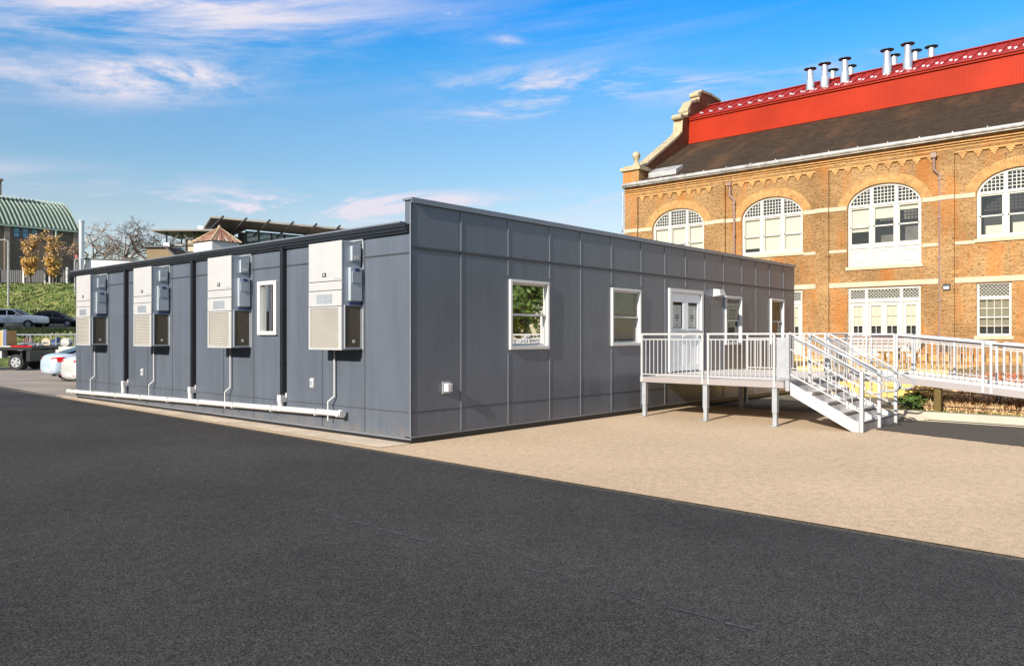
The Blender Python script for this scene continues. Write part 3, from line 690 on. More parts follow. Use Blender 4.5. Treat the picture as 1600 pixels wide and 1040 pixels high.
blades(8000,(12.9,17),(-12,-5.0),.26,.022,m_redg,'reddish_groundcover','reddish groundcover behind the tan grass','groundcover',.9)
blades(1500,(9.75,9.95),(-16,-4.4),.08,.012,m_grn,'low_green_edging','thin green edging plants along the kerb top','groundcover',.9)
def shrub(name,loc,r,h,n,mat,label,cat='shrub',leaf=.05,group=None):
    t=thing(name,label,cat,loc,0,group); L=Vector(loc)
    g=MB()
    for i in range(7):
        an=i*.9; g.cyl(L,L+Vector((math.cos(an)*r*.6,math.sin(an)*r*.6,h*.7)),.008,.003,5)
    g.build('stem',m_bark,t)
    g=MB()
    for i in range(n):
        u=Vector((random.gauss(0,1),random.gauss(0,1),random.gauss(0,1))).normalized()*random.uniform(.45,1)
        p=L+Vector((u.x*r,u.y*r,h*.5+u.z*h*.5)); a=Vector((random.gauss(0,1),random.gauss(0,1),random.gauss(0,.6))).normalized()*leaf; b_=a.orthogonal().normalized()*leaf*.5
        g.poly([p-a,p+b_,p+a,p-b_])
    g.build('foliage',mat,t,recalc=False); return t
shrub('leafy_plant',(10.3,-4.75,.12),.35,.38,420,m_grn,'dark green leafy plant in the bed behind the stair foot')
shrub('leafy_plant',(10.7,-5.15,.13),.28,.30,320,leafmat('grey_green_leaves',(.2,.26,.16),(.5,.55,.42)),'pale grey-green plant beside the olive post')
shrub('yellow_shrub',(11.6,-4.7,.15),.5,.45,700,m_yel,'bright yellow-leaved low shrub under the ramp',leaf=.045)
for (x,y,l) in ((24.2,-1.3,'small bare shrub against the brick wall left of the lower window'),(23.8,-2.4,'small bare shrub beneath the lower window of the brick building')):
    t=thing('bare_shrub',l,'shrub',(x,y,.83),0,'small bare shrubs by the brick wall'); g=MB()
    for i in range(26):
        an=random.uniform(0,6.28); L=random.uniform(.4,1.0); p=Vector((x,y,.83)); q=p+Vector((math.cos(an)*L*.45,math.sin(an)*L*.45,L)); g.cyl(p,q,.014,.006,4)
        for k in range(2): a2=an+random.uniform(-1,1); g.cyl(p.lerp(q,.6),q+Vector((math.cos(a2)*.2,math.sin(a2)*.2,.05)),.007,.003,4)
    g.build('branches',m_bark,t)
# pierced low garden wall
t=thing('pierced_garden_wall','low pierced brick garden wall between the ramp and the brick building','wall',(21,-5,.8))
m=MB(); m.box(20.9,21.15,-20,-.9,1.12,1.20); m.box(20.9,21.15,-20,-.9,.6,.88); m.build('wall_course',m_brick,t)
y=-.95; base=None
while y>-14:
    if base is None: m=MB(); m.box(20.92,21.13,y-.16,y,.88,1.12); base=m.build('wall_block',m_brickarch,t); yb=y
    else: part_copy(base,(0,y-yb,0),t)
    y-=.34
t=thing('garden_bench','dark brown slatted bench on the patio before the brick wall','bench',(24,1,.835))
m=MB()
for k in range(4): m.box(23.6+k*.12,23.69+k*.12,-.9,1.4,1.26,1.30)
m.build('seat',m_pipebr,t)
m=MB()
for k in range(3): m.box(24.1,24.13,-.9,1.4,1.38+k*.13,1.47+k*.13)
m.build('backrest',m_pipebr,t)
for yy in (-.8,1.25):
    m=MB(); m.box(23.6,24.12,yy,yy+.06,.835,1.26); m.build('leg',m_steel,t)

# ---------------------------------------------------------------- brick hall
D=28.1; PY0,PY1=-12.2,14.4
bh=thing('brick_hall','two-storey orange brick hall with arched windows and red upper roof','building',(D,0,.83))
bays=[(9.07,13.58),(3.92,8.44),(-1.2,3.33),(-6.33,-1.8),(-11.45,-6.92)]
cens=[11.17,6.08,1.0,-4.1,-9.2]
HW=1.52; SPR=7.48; RISE=.98; VT=8.5; BT=9.42
holes=[]; AR=[]
for i,c in enumerate(cens):
    v0=4.84 if i==2 else 5.70
    holes.append((c-HW,c+HW,v0,VT))
    if i in (1,2,4): holes.append((c-HW+.02,c+HW-.02,.84,3.90))
    else: holes.append((-3.80,-2.58,1.74,3.90)) if i==3 else holes.append((c-.6,c+.6,1.74,3.90))
m=MB()
# facade: piers in front plane, recessed bays .12 back
edges=[]; prev=PY1
RB=lambda u,v,d:(D+.12+d,u,v)
for (a,b) in bays:
    m.poly([BW(b,.7,0),BW(prev,.7,0),BW(prev,9.9,0),BW(b,9.9,0)]); prev=a
    hs=[h for h in holes if a<(h[0]+h[1])/2<b]
    wall(m,RB,a,b,.7,BT,hs,.22)
    m.poly([BW(a,BT,0),BW(b,BT,0),BW(b,9.9,0),BW(a,9.9,0)])
    m.poly([BW(a,BT,0),BW(b,BT,0),RB(b,BT,0),RB(a,BT,0)])
    for u in (a,b): m.poly([BW(u,.7,0),RB(u,.7,0),RB(u,BT,0),BW(u,BT,0)])
m.poly([BW(PY0,.7,0),BW(prev,.7,0),BW(prev,9.9,0),BW(PY0,9.9,0)])
# spandrels
def ell(c,n=28,hw=HW,ri=RISE,sp=SPR): return [(c+hw*math.cos(math.pi*k/n),sp+ri*math.sin(math.pi*k/n)) for k in range(n+1)]
for c in cens:
    e=ell(c)
    for (p,q) in zip(e,e[1:]):
        m.poly([RB(p[0],p[1],0),RB(q[0],q[1],0),RB(q[0],VT,0),RB(p[0],VT,0)])
        m.poly([RB(p[0],p[1],0),RB(q[0],q[1],0),RB(q[0],q[1],.22),RB(p[0],p[1],.22)])
m.poly([(D,PY1,.7),(D+18,PY1,.7),(D+18,PY1,10.0),(D,PY1,10.0)]); m.poly([(D,PY0,.7),(D+18,PY0,.7),(D+18,PY0,10.0),(D,PY0,10.0)]); m.poly([(D+18,PY0,.7),(D+18,PY1,.7),(D+18,PY1,10.0),(D+18,PY0,10.0)])
m.build('brick_wall',m_brick,bh,recalc=False)
# corbel tables
for (a,b) in bays:
    m=MB(); n=8; w=(b-a)/n
    m.box(D+.03,D+.119,a+.001,b-.001,BT-.10,BT-.001)
    for k in range(n):
        u=a+w*(k+.5); m.box(D+.045,D+.119,u-.15,u+.15,BT-.18,BT-.101); m.box(D+.06,D+.119,u-.10,u+.10,BT-.26,BT-.181); m.box(D+.08,D+.119,u-.05,u+.05,BT-.34,BT-.261)
    m.build('brick_corbels',m_brickarch,bh)
m=MB()
for z in (9.50,9.62,9.72): m.box(D-.02-(z-9.5)*.3,D-.001,PY0,PY1,z,z+.045)
m.build('cornice_courses',m_brickarch,bh)
# arch voussoirs
for c in cens:
    m=MB(); n=50
    for k in range(n):
        t0=math.pi*(k+.08)/n; t1=math.pi*(k+.92)/n
        P=lambda t,o:(c+(HW+o)*math.cos(t),SPR+(RISE+o)*math.sin(t))
        q=[P(t0,.012),P(t1,.012),P(t1,.42),P(t0,.42)]
        dd=-.012-random.uniform(0,.006)
        m.hexa([RB(*p,-.002) for p in q]+[RB(*p,dd) for p in q])
    m.build('brick_arch',m_brickarch,bh)
# stone bands
m=MB()
def bandseg(a,b,z0,z1,d0,cuts):
    segs=[(a,b)]
    for (p,q) in cuts:
        ns=[]
        for (s,e) in segs:
            if q<=s or p>=e: ns.append((s,e))
            else:
                if s<p: ns.append((s,p))
                if q<e: ns.append((q,e))
        segs=ns
    for s,e in segs:
        if e-s<.02: continue
        q=MB(); q.box(d0-.03,d0-.002,s,e,z0,z1); q.build('stone_band',m_stone,bh)
cut=[(c-HW-.04,c+HW+.04) for c in cens]; prev=PY1
for (a,b) in bays:
    bandseg(b,prev+(.03 if prev==PY1 else 0),7.43,7.62,D,[]); prev=a
    bandseg(a,b,7.43,7.62,D+.12,cut); bandseg(a,b,5.52,5.66,D+.12,cut); q=MB(); q.box(D+.07,D+.118,a,b,3.93,4.15); q.build('belt_course',m_stone,bh)
bandseg(PY0,prev,7.43,7.62,D,[])
# windows
def arch_poly(c,v0,inset,n=24):
    hw=HW-inset; e=[(c+hw*math.cos(math.pi*k/n),SPR+(RISE-inset)*math.sin(math.pi*k/n)) for k in range(n+1)]
    return [(c-hw,v0+inset),(c+hw,v0+inset)]+e
def arched_window(i,c):
    v0=5.70; f=MB(); dpt=.14
    o=arch_poly(c,v0 if i!=2 else 4.84,0.004); q=arch_poly(c,v0 if i!=2 else 4.84,.09); n=len(o)
    for k in range(n):
        k2=(k+1)%n; f.hexa([RB(*o[k],dpt+.06),RB(*o[k2],dpt+.06),RB(*q[k2],dpt+.06),RB(*q[k],dpt+.06),RB(*o[k],dpt-.05),RB(*o[k2],dpt-.05),RB(*q[k2],dpt-.05),RB(*q[k],dpt-.05)])
    za=v0+.09
    ht=lambda u:SPR+(RISE-.05)*math.sqrt(max(0,1-(u/HW)**2))
    for u in (-.51,.51): f.pbox(RB,c+u-.075,c+u+.075,za if i!=2 else 4.93,ht(u)-.03,dpt-.06,dpt+.055)
    f.pbox(RB,c-HW+.08,c+HW-.08,7.50,7.62,dpt-.062,dpt+.054)
    fr=f.build('arched_window_frame',m_wood,bh)
    s=MB(); cols=[(-HW+.09,-.585),(-.435,.435),(.585,HW-.09)]; zm=6.62
    if i==2:
        s.pbox(RB,c-HW+.09,c+HW-.09,5.66,5.80,dpt-.04,dpt+.05)
        for (u0,u1) in cols: s.pbox(RB,c+u0,c+u1,4.93,5.66,dpt-.0,dpt+.04); 
        s2=MB()
        for (u0,u1) in cols:
            for (p,q_,r,t_) in ((u0+.06,u1-.06,5.50,5.53),(u0+.06,u1-.06,5.03,5.06),(u0+.06,u0+.09,5.06,5.50),(u1-.09,u1-.06,5.06,5.50)): s2.pbox(RB,c+p,c+q_,r,t_,dpt-.025,dpt-.001)
        s2.build('apron_moulding',m_wood,fr)
    zb=5.80
    for (u0,u1) in cols:
        for (p,q_,r,t_) in ((u0,u1,7.44,7.50),(u0,u1,zb-.0,zb+.07),(u0,u1,zm-.03,zm+.03),(u0,u0+.05,zb+.07,7.44),(u1-.05,u1,zb+.07,7.44)): s.pbox(RB,c+p,c+q_,r,t_,dpt-.02,dpt+.03)
    s.build('sash',m_wood,fr)
    # leaded lattice in the fanlight
    l=MB()
    for (u0,u1) in cols:
        nn=5; 
        for k in range(1,nn+1):
            u=u0+(u1-u0)*k/(nn+1); h=ht(u)-.05
            if h>7.64: l.pbox(RB,c+u-.014,c+u+.014,7.62,h,dpt-.004,dpt+.012)
        z=7.62+.145
        while z<SPR+RISE-.06:
            r=math.sqrt(max(0,1-((z-SPR)/(RISE-.06))**2))*(HW-.06); a_=max(u0,-r); b_=min(u1,r)
            if b_-a_>.08: l.pbox(RB,c+a_,c+b_,z-.014,z+.014,dpt-.003,dpt+.011)
            z+=.145
    l.build('lattice',m_wood,fr)
    g=MB(); g.poly([RB(*p,dpt+.02) for p in arch_poly(c,5.7,.05)]); g.build('glazing',m_glass,fr)
    bl=MB()
    lows={0:(5.75,5.75,5.75),1:(6.05,5.75,5.75),2:(6.42,6.95,7.25),3:(7.45,7.45,7.45)}.get(i,(5.75,6.3,7.0))
    for (u0,u1),z in zip(cols,lows[::-1]):
        if z<7.4: bl.pbox(RB,c+u0,c+u1,z,7.5,dpt+.10,dpt+.11)
    if bl.f: bl.build('window_blind',m_blind,fr)
    if i==3:
        b2=MB()
        b2.pbox(RB,c+.62,c+1.25,5.75,6.25,dpt+.2,dpt+.25); b2.pbox(RB,c-.3,c+.3,5.75,6.3,dpt+.2,dpt+.25); b2.build('stored_board',m_blind,fr)
    b=MB(); b.box(D+1.6,D+1.62,c-2,c+2,4.6,8.6); b.box(D+.345,D+1.6,c-2,c+2,4.6,4.62);b.box(D+.345,D+1.6,c-2,c+2,8.58,8.6); b.box(D+.345,D+1.6,c-2,c-1.98,4.6,8.6); b.box(D+.345,D+1.6,c+1.98,c+2,4.6,8.6); b.build('room_interior',m_room if i!=3 else m_dark,fr)
    m=MB(); z=4.84 if i==2 else 5.70
    m.pbox(RB,c-HW-.08,c+HW+.08,z-.14,z+.0,-.06,.13); m.build('stone_sill',m_stone,fr)
for i,c in enumerate(cens): arched_window(i,c)
def lattice_diamond(m,u0,u1,v0,v1,d):
    s=.14; w=.010
    n=int((u1-u0+v1-v0)/s)+2
    for sg in (1,-1):
        for k in range(-1,n):
            # line: u = U + sg*(v-v0)
            if sg==1: U=u0-(v1-v0)+k*s; pa=(U,v0); pb=(U+(v1-v0),v1)
            else: U=u0+k*s; pa=(U,v0); pb=(U-(v1-v0),v1)
            (ua,va),(ub,vb)=pa,pb
            def clip(ua,va,ub,vb):
                t0,t1=0,1; du=ub-ua
                for lim,s_ in ((u0,1),(u1,-1)):
                    fa=(ua-lim)*s_; fb=(ub-lim)*s_
                    if fa<0 and fb<0: return None
                    if fa<0: t0=max(t0,fa/(fa-fb))
                    if fb<0: t1=min(t1,fa/(fa-fb))
                if t1-t0<.05: return None
                return (ua+du*t0,va+(vb-va)*t0),(ua+du*t1,va+(vb-va)*t1)
            r=clip(ua,va,ub,vb)
            if r:
                (a,b),(c,e)=r; m.hexa([RB(a-w,b,d),RB(a+w,b,d),RB(c+w,e,d),RB(c-w,e,d),RB(a-w,b,d+.01+.004*sg),RB(a+w,b,d+.01+.004*sg),RB(c+w,e,d+.01+.004*sg),RB(c-w,e,d+.01+.004*sg)])
def door_group(c):
    a,b=c-HW+.02,c+HW-.02; d0=.10; f=MB()
    f.pbox(RB,a+.002,b-.002,3.80,3.898,d0-.04,d0+.06); f.pbox(RB,a+.002,a+.09,.845,3.80,d0-.04,d0+.06); f.pbox(RB,b-.09,b-.002,.845,3.80,d0-.04,d0+.06)
    f.pbox(RB,a+.09,b-.09,3.24,3.40,d0-.05,d0+.06)
    for u in (-.72,.72): f.pbox(RB,c+u-.06,c+u+.06,.845,3.80,d0-.045,d0+.058)
    fr=f.build('entrance_frame',m_wood,bh)
    l=MB()
    for (u0,u1) in ((a+.09,c-.78),(c-.66,c+.66),(c+.78,b-.09)): lattice_diamond(l,u0,u1,3.40,3.80,d0+.0)
    l.build('lattice',m_wood,fr)
    g=MB(); g.poly([RB(a,3.4,d0+.03),RB(b,3.4,d0+.03),RB(b,3.8,d0+.03),RB(a,3.8,d0+.03)]); g.build('glazing',m_glass,fr)
    for (u0,u1) in ((a+.095,c-.785),(c-.655,c-.004),(c+.004,c+.655),(c+.785,b-.095)):
        s=MB(); st=.12; vb,vt=1.75,3.08
        for (p,q,r,t_) in ((u0,u1,vt,3.235),(u0,u1,.85,vb),(u0,u0+st,vb,vt),(u1-st,u1,vb,vt)): s.pbox(RB,p,q,r,t_,d0,d0+.05)
        lf=s.build('door_leaf',m_wood,bh)
        s=MB(); s.pbox(RB,(u0+u1)/2-.012,(u0+u1)/2+.012,vb,vt,d0+.01,d0+.03)
        for k in (1,2): z=vb+(vt-vb)*k/3; s.pbox(RB,u0+st,u1-st,z-.012,z+.012,d0+.011,d0+.029)
        for (r,t_) in ((1.0,1.3),(1.38,1.65)):
            s.pbox(RB,u0+.13,u1-.13,r,r+.02,d0-.012,d0-.001); s.pbox(RB,u0+.13,u1-.13,t_,t_+.02,d0-.012,d0-.001); s.pbox(RB,u0+.13,u0+.15,r+.02,t_,d0-.012,d0-.001); s.pbox(RB,u1-.15,u1-.13,r+.02,t_,d0-.012,d0-.001)
        s.build('glazing_bars',m_wood,lf)
        s=MB(); s.poly([RB(u0+.1,vb,d0+.035),RB(u1-.1,vb,d0+.035),RB(u1-.1,vt,d0+.035),RB(u0+.1,vt,d0+.035)]); s.build('pane',m_glass,lf)
        s=MB(); s.pbox(RB,u0+.1,u1-.1,2.18,3.15,d0+.07,d0+.08); s.build('door_blind',m_blind,lf)
    i_=MB(); i_.box(D+.345,D+1.3,c-1.8,c+1.8,.84,3.92); i_.build('room_interior',m_dark,fr)
for i in (1,2,4): door_group(cens[i])
def small_win(a,b):
    d0=.12; v0,v1=1.74,3.90; f=MB()
    for (p,q,r,t_) in ((a+.002,b-.002,v1-.06,v1-.002),(a+.002,b-.002,v0+.002,v0+.09),(a+.002,a+.09,v0+.09,v1-.06),(b-.09,b-.002,v0+.09,v1-.06),(a+.09,b-.09,3.22,3.36)): f.pbox(RB,p,q,r,t_,d0-.04,d0+.06)
    fr=f.build('lower_window_frame',m_wood,bh)
    l=MB(); lattice_diamond(l,a+.09,b-.09,3.36,3.84,d0)
    for k in (1,2,3): u=a+.09+(b-a-.18)*k/4; l.pbox(RB,u-.012,u+.012,1.83,3.22,d0+.0,d0+.02)
    for z in (2.15,2.5,2.86): l.pbox(RB,a+.09,b-.09,z-(.03 if z==2.5 else .012),z+(.03 if z==2.5 else .012),d0-.001,d0+.021)
    l.build('glazing_bars',m_wood,fr)
    g=MB(); g.poly([RB(a+.05,v0,d0+.035),RB(b-.05,v0,d0+.035),RB(b-.05,v1,d0+.035),RB(a+.05,v1,d0+.035)]); g.build('glazing',m_glass,fr)
    g=MB(); z=3.22
    while z>2.1: g.poly([RB(a+.08,z,d0+.10),RB(b-.08,z,d0+.10),RB(b-.08,z-.045,d0+.14),RB(a+.08,z-.045,d0+.14)]); z-=.052
    g.build('window_blind',m_blind,fr)
    g=MB(); g.box(D+.42,D+1.3,a-.3,b+.3,1.5,4.0); g.build('room_interior',m_dark,fr)
    g=MB(); g.pbox(RB,a-.08,b+.08,1.60,1.738,-.05,.12); g.build('stone_sill',m_stone,fr)
for h in holes:
    if h[2]==1.74: small_win(h[0],h[1])
# door step & flood light & downpipes
m=MB(); m.box(D-.09,D+.0-.001,-1.66,-1.38,3.66,3.90); fl=m.build('flood_light',m_dkcap,bh,bevel=.01)
m=MB(); m.box(D-.10,D-.0905,-1.62,-1.42,3.69,3.80); m.build('lamp_lens',m_lampw,fl)
for y in (8.18,-1.03,-11.2):
    m=MB(); x=D+.04; m.tube([(x-.02,y,9.35),(x-.02,y,8.75),(x+.0,y-.22,8.5),(x+.0,y-.22,1.0)],.055,8); m.box(x-.12,x+.05,y-.11,y+.11,9.25,9.45)
    for z in (8.3,6.7,5.0,3.2): m.box(x-.075,x+.07,y-.30,y-.14,z,z+.06)
    m.build('downpipe',m_pipebr,bh)
# gutter
m=MB(); m.box(D-.22,D+.05,PY0,PY1-.0,9.90,9.98); m.tube([(D-.22,PY0,10.03),(D-.22,PY1,10.03)],.10,10); gt=m.build('eaves_gutter',m_gutter,bh)
y=PY1-1.2; m=MB(); m.box(D-.33,D+.2,y-.02,y+.02,10.08,10.16); gb=m.build('gutter_bracket',m_gutter,gt); y0_=y
while y>PY0+1.3: y-=1.25; part_copy(gb,(0,y-y0_,0),gt)
# roofs
XR=34.5; ZR=13.35; XT=37.25; ZT=16.35; ZE=14.98
m=MB(); m.hexa([(D-.15,PY0,9.99),(D-.15,PY1-.45,9.99),(XR,PY1-.45,ZR),(XR,PY0,ZR),(D-.15,PY0,10.10),(D-.15,PY1-.45,10.10),(XR,PY1-.45,ZR+.11),(XR,PY0,ZR+.11)])
m.hexa([(2*XT-D+.15,PY0,9.99),(2*XT-D+.15,PY1-.45,9.99),(2*XT-XR,PY1-.45,ZR),(2*XT-XR,PY0,ZR),(2*XT-D+.15,PY0,10.10),(2*XT-D+.15,PY1-.45,10.10),(2*XT-XR,PY1-.45,ZR+.11),(2*XT-XR,PY0,ZR+.11)])
m.build('slate_roof',m_slate,bh)
m=MB(); m.box(XR+.02,2*XT-XR-.02,PY0,PY1-.46,ZR+.02,ZE); m.build('clerestory_wall',m_redwall,bh)
m=MB(); m.box(XR-.04,XR+.019,PY0,PY1-.46,ZR+.12,ZR+.30); m.box(XR-.08,XR+.019,PY0,PY1-.46,ZE-.10,ZE-.01); m.build('clerestory_trim',m_redwall,bh)
th=(ZT-ZE)/(XT-XR+.15)
m=MB()
for s in (1,-1):
    X=lambda x: x if s==1 else 2*XT-x
    m.hexa([(X(XR-.15),PY0,ZE),(X(XR-.15),PY1-.46,ZE),(X(XT),PY1-.46,ZT),(X(XT),PY0,ZT),(X(XR-.15),PY0,ZE+.06),(X(XR-.15),PY1-.46,ZE+.06),(X(XT),PY1-.46,ZT+.06),(X(XT),PY0,ZT+.06)])
mr=m.build('red_metal_roof',m_redroof,bh)
m=MB(); y=PY1-.7
while y>PY0:
    m.bar((XR-.14,y,ZE+.085),(XT,y,ZT+.085),.035,.05); y-=.62
m.bar((XT,PY0,ZT+.09),(XT,PY1-.46,ZT+.09),.3,.05); m.build('standing_seams',m_redroof,mr)
base=None; k=0; y=PY1-.9
for k in range(84):
    yy=PY1-.95-(k//2)*.62-(.31 if k%2 else 0); xx=XR+(.25 if k%2 else .62); z=ZE+.06+(xx-XR+.15)*th
    if base is None:
        m=MB(); m.box(xx-.02,xx+.05,yy-.06,yy+.06,z,z+.03); m.box(xx-.03,xx-.0201,yy-.065,yy+.065,z-.01,z+.07); base=m.build('snow_guard',m_alu,mr); b0=Vector((xx,yy,z))
    else: part_copy(base,Vector((xx,yy,z))-b0,mr)
# flues
def flue(x,y,zb,zt,r):
    m=MB(); m.cyl((x,y,zb),(x,y,zb+(zt-zb)*.45),r*1.3,n=16); m.cyl((x,y,zb+(zt-zb)*.45),(x,y,zt-.16),r,n=16); m.lathe((x,y,zb-.02),[(r*1.3,.12),(r*2,-.12)],12); 
    for a_ in (0,2.1,4.2): m.cyl((x+r*.8*math.cos(a_),y+r*.8*math.sin(a_),zt-.17),(x+r*.8*math.cos(a_),y+r*.8*math.sin(a_),zt-.04),.012,n=5)
    f=m.build('flue_pipe',m_stainless,mr); 
    m=MB(); m.lathe((x,y,zt-.08),[(r*2.0,0),(r*2.0,.02),(r*.3,.09)],18); m.build('flue_cap',m_dkcap,f)
for y,zt in ((6.92,16.78),(6.12,16.88),(5.04,16.9),(2.89,16.85),(1.89,16.92)): flue(35.5,y,15.45,zt,.17)
for y,zt in ((6.72,17.45),(5.71,17.44),(3.36,17.5),(2.28,17.5),(1.48,17.52)): flue(38.5,y,15.75,zt,.17)
# gable parapet
gp=[(D-.05,9.9),(29.1,11.05),(33.3,13.75),(33.55,14.0),(33.6,14.9),(34.25,15.1),(34.3,15.45),(34.7,16.0),(35.3,16.25),(35.7,16.35),(35.75,16.75),(36.0,17.0),(37.25,17.08)]
full=gp+[(2*XT-x,z) for x,z in gp[-2::-1]]
m=MB(); m.prism(full,lambda p,q,t:(p,t,q),PY1-.45,PY1-.02); m.build('gable_parapet',m_brickred,bh)
m=MB()
for (a,b) in zip(full,full[1:]): m.bar((a[0],PY1-.235,a[1]+.04),(b[0],PY1-.235,b[1]+.04),.62,.13,up=(0,1,0)) if abs(b[0]-a[0])<.02 else m.hexa([(a[0]-.03,PY1-.54,a[1]-.02),(b[0]+.03,PY1-.54,b[1]-.02),(b[0]+.03,PY1+.08,b[1]-.02),(a[0]-.03,PY1+.08,a[1]-.02),(a[0]-.03,PY1-.54,a[1]+.13),(b[0]+.03,PY1-.54,b[1]+.13),(b[0]+.03,PY1+.08,b[1]+.13),(a[0]-.03,PY1+.08,a[1]+.13)])
for p in ((33.5,14.95),(34.35,15.5),(35.7,16.8)): m.cyl((p[0],PY1-.55,p[1]),(p[0],PY1+.09,p[1]),.16,n=12)
m.build('parapet_coping',m_stoned,bh)
m=MB(); m.box(D-.12,D+.95,PY1-1.0,PY1+.03,9.99,10.80); pr=m.build('corner_pier',m_brick,bh)
m=MB(); m.box(D-.24,D+1.07,PY1-1.12,PY1+.15,10.80,10.98); m.box(D-.10,D+.93,PY1-.98,PY1+.01,10.98,11.08); m.box(D-.2,D+1.0,PY1-1.05,PY1+.1,9.90,9.99)
m.build('pier_cap',m_stoned,pr)
m=MB(); m.lathe((D+.42,PY1-.5,11.08),[(.32,0),(.30,.06),(.15,.16),(.12,.42),(.20,.46),(.1,.5)],14); m.ball((D+.42,PY1-.5,11.72),.22,14,10); m.build('ball_finial',m_stoned,pr,smooth=True)
m=MB(); m.hexa([(D+.35,PY1-3.0,10.33),(D+.35,PY1-1.3,10.33),(D+1.1,PY1-1.3,10.75),(D+1.1,PY1-3.0,10.75),(D+.35,PY1-3.0,10.62),(D+.35,PY1-1.3,10.62),(D+1.1,PY1-1.3,10.98),(D+1.1,PY1-3.0,10.98)]); m.build('roof_hatch',m_gutter,bh,bevel=.02)
m=MB(); m.tube([(D-.1,PY1+.04,9.7),(D-.12,PY1+.10,4.0)],.03,6); m.tube([(D-.15,PY1+.05,7.6),(D-.28,PY1+.1,7.4),(D-.3,PY1+.1,7.1),(D-.15,PY1+.05,6.9)],.02,6); m.build('conduit',m_gutter,bh)

# ---------------------------------------------------------------- far buildings
def bgbox(m,X0,X1,Y0,Y1,z0,z1):
    m.hexa([bg(X0,Y0,z0),bg(X1,Y0,z0),bg(X1,Y1,z0),bg(X0,Y1,z0),bg(X0,Y0,z1),bg(X1,Y0,z1),bg(X1,Y1,z1),bg(X0,Y1,z1)])
# barrel roofed building
YB0=125.9; XB0,XB1=-20,39.0; ZE2,ZT2=18.55,24.0
br=thing('barrel_roof_hall','large taupe hall with a curved green standing-seam metal roof above the grass bank','building',(XB1,YB0,9.8))
m=MB(); wall(m,lambda u,v,d:(u,YB0+d,v),XB0,XB1,8.5,ZE2,[(c,c+.95,16.9,18.45) for c in (29.95,31.15,32.4,20.0,21.2,22.4)],.3)
m.poly([(XB1,YB0,8.5),(XB1,YB0+17,8.5),(XB1,YB0+17,ZE2),(XB1,YB0,ZE2)]); m.build('wall',m_taupe,br,recalc=False)
arc=[(YB0-.25,18.55),(YB0+1.0,19.65),(YB0+2.3,20.75),(YB0+3.6,21.75),(YB0+4.9,22.6),(YB0+6.2,23.25),(YB0+7.3,23.7),(YB0+8.0,23.9),(YB0+8.65,24.0)]
arc=arc+[(2*(YB0+8.65)-p,q) for p,q in arc[-2::-1]]
m=MB(); m.prism(arc,lambda p,q,t:(t,p,q),XB0,XB1+.0); m.build('end_gable',m_taupel,br)
m=MB()
for (p,q) in zip(arc,arc[1:]):
    m.hexa([(XB0,p[0],p[1]),(XB1+.3,p[0],p[1]),(XB1+.3,q[0],q[1]),(XB0,q[0],q[1]),(XB0,p[0],p[1]+.14),(XB1+.3,p[0],p[1]+.14),(XB1+.3,q[0],q[1]+.14),(XB0,q[0],q[1]+.14)])
gr=m.build('curved_roof',m_greenroof,br)
m=MB(); x=XB1+.25
while x>0:
    for (p,q) in list(zip(arc,arc[1:]))[:9]: m.bar((x,p[0],p[1]+.25),(x,q[0],q[1]+.25),.13,.22)
    x-=.62
m.build('roof_seam',m_greenrib,gr)
m=MB(); m.box(XB0,XB1+.3,YB0-.45,YB0-.1,ZE2-.12,ZE2+.18); m.build('eaves_gutter',m_greenrib,br)
m=MB(); m.box(XB0,XB1+.3,YB0+6.2,YB0+6.5,23.0,23.5); m.build('roof_rail',m_steel,gr)
for x in (28.7,34.6,22.8,38.3):
    m=MB(); m.box(x,x+.75,YB0-.28,YB0-.01,8.5,ZE2-.15); m.build('wall_pier',m_taupel,br)
m=MB(); m.cyl((35.75,YB0-.35,8.8),(35.75,YB0-.35,ZE2-.1),.14); m.build('downpipe',m_greenrib,br)
for c in (29.95,31.15,32.4,20.0,21.2,22.4):
    m=MB()
    for (p,q,r,s) in ((c,c+.95,18.3,18.44),(c,c+.95,16.91,17.05),(c,c+.12,17.05,18.3),(c+.83,c+.95,17.05,18.3),(c+.12,c+.83,17.62,17.72)): m.box(p+.003,q-.003,YB0+.05,YB0+.2,r,s)
    w_=m.build('window_frame',M('blue_window_frame',(.04,.10,.22),.5) if 'blue_window_frame' not in bpy.data.materials else bpy.data.materials['blue_window_frame'],br)
    m=MB(); m.box(c+.1,c+.85,YB0+.12,YB0+.15,17.0,18.35); m.build('pane',m_cglass,w_)
m=MB(); m.box(28.5,29.9,YB0+5.5,YB0+7,24.0,26.2); m.box(28.3,30.1,YB0+5.3,YB0+7.2,26.2,26.5); m.build('chimney',m_taupel,gr)
# wall unit on the hall and fence
# utility box
o=MB(); o.box(37.0,38.1,YB0-.9,YB0-.02,11.3,12.3); ub=o.build('wall_vent_unit',m_cream,br,bevel=.03)
o=MB(); o.box(37.2,37.9,YB0-.94,YB0-.905,11.5,12.1); o.build('vent_grille',m_taupe,ub)
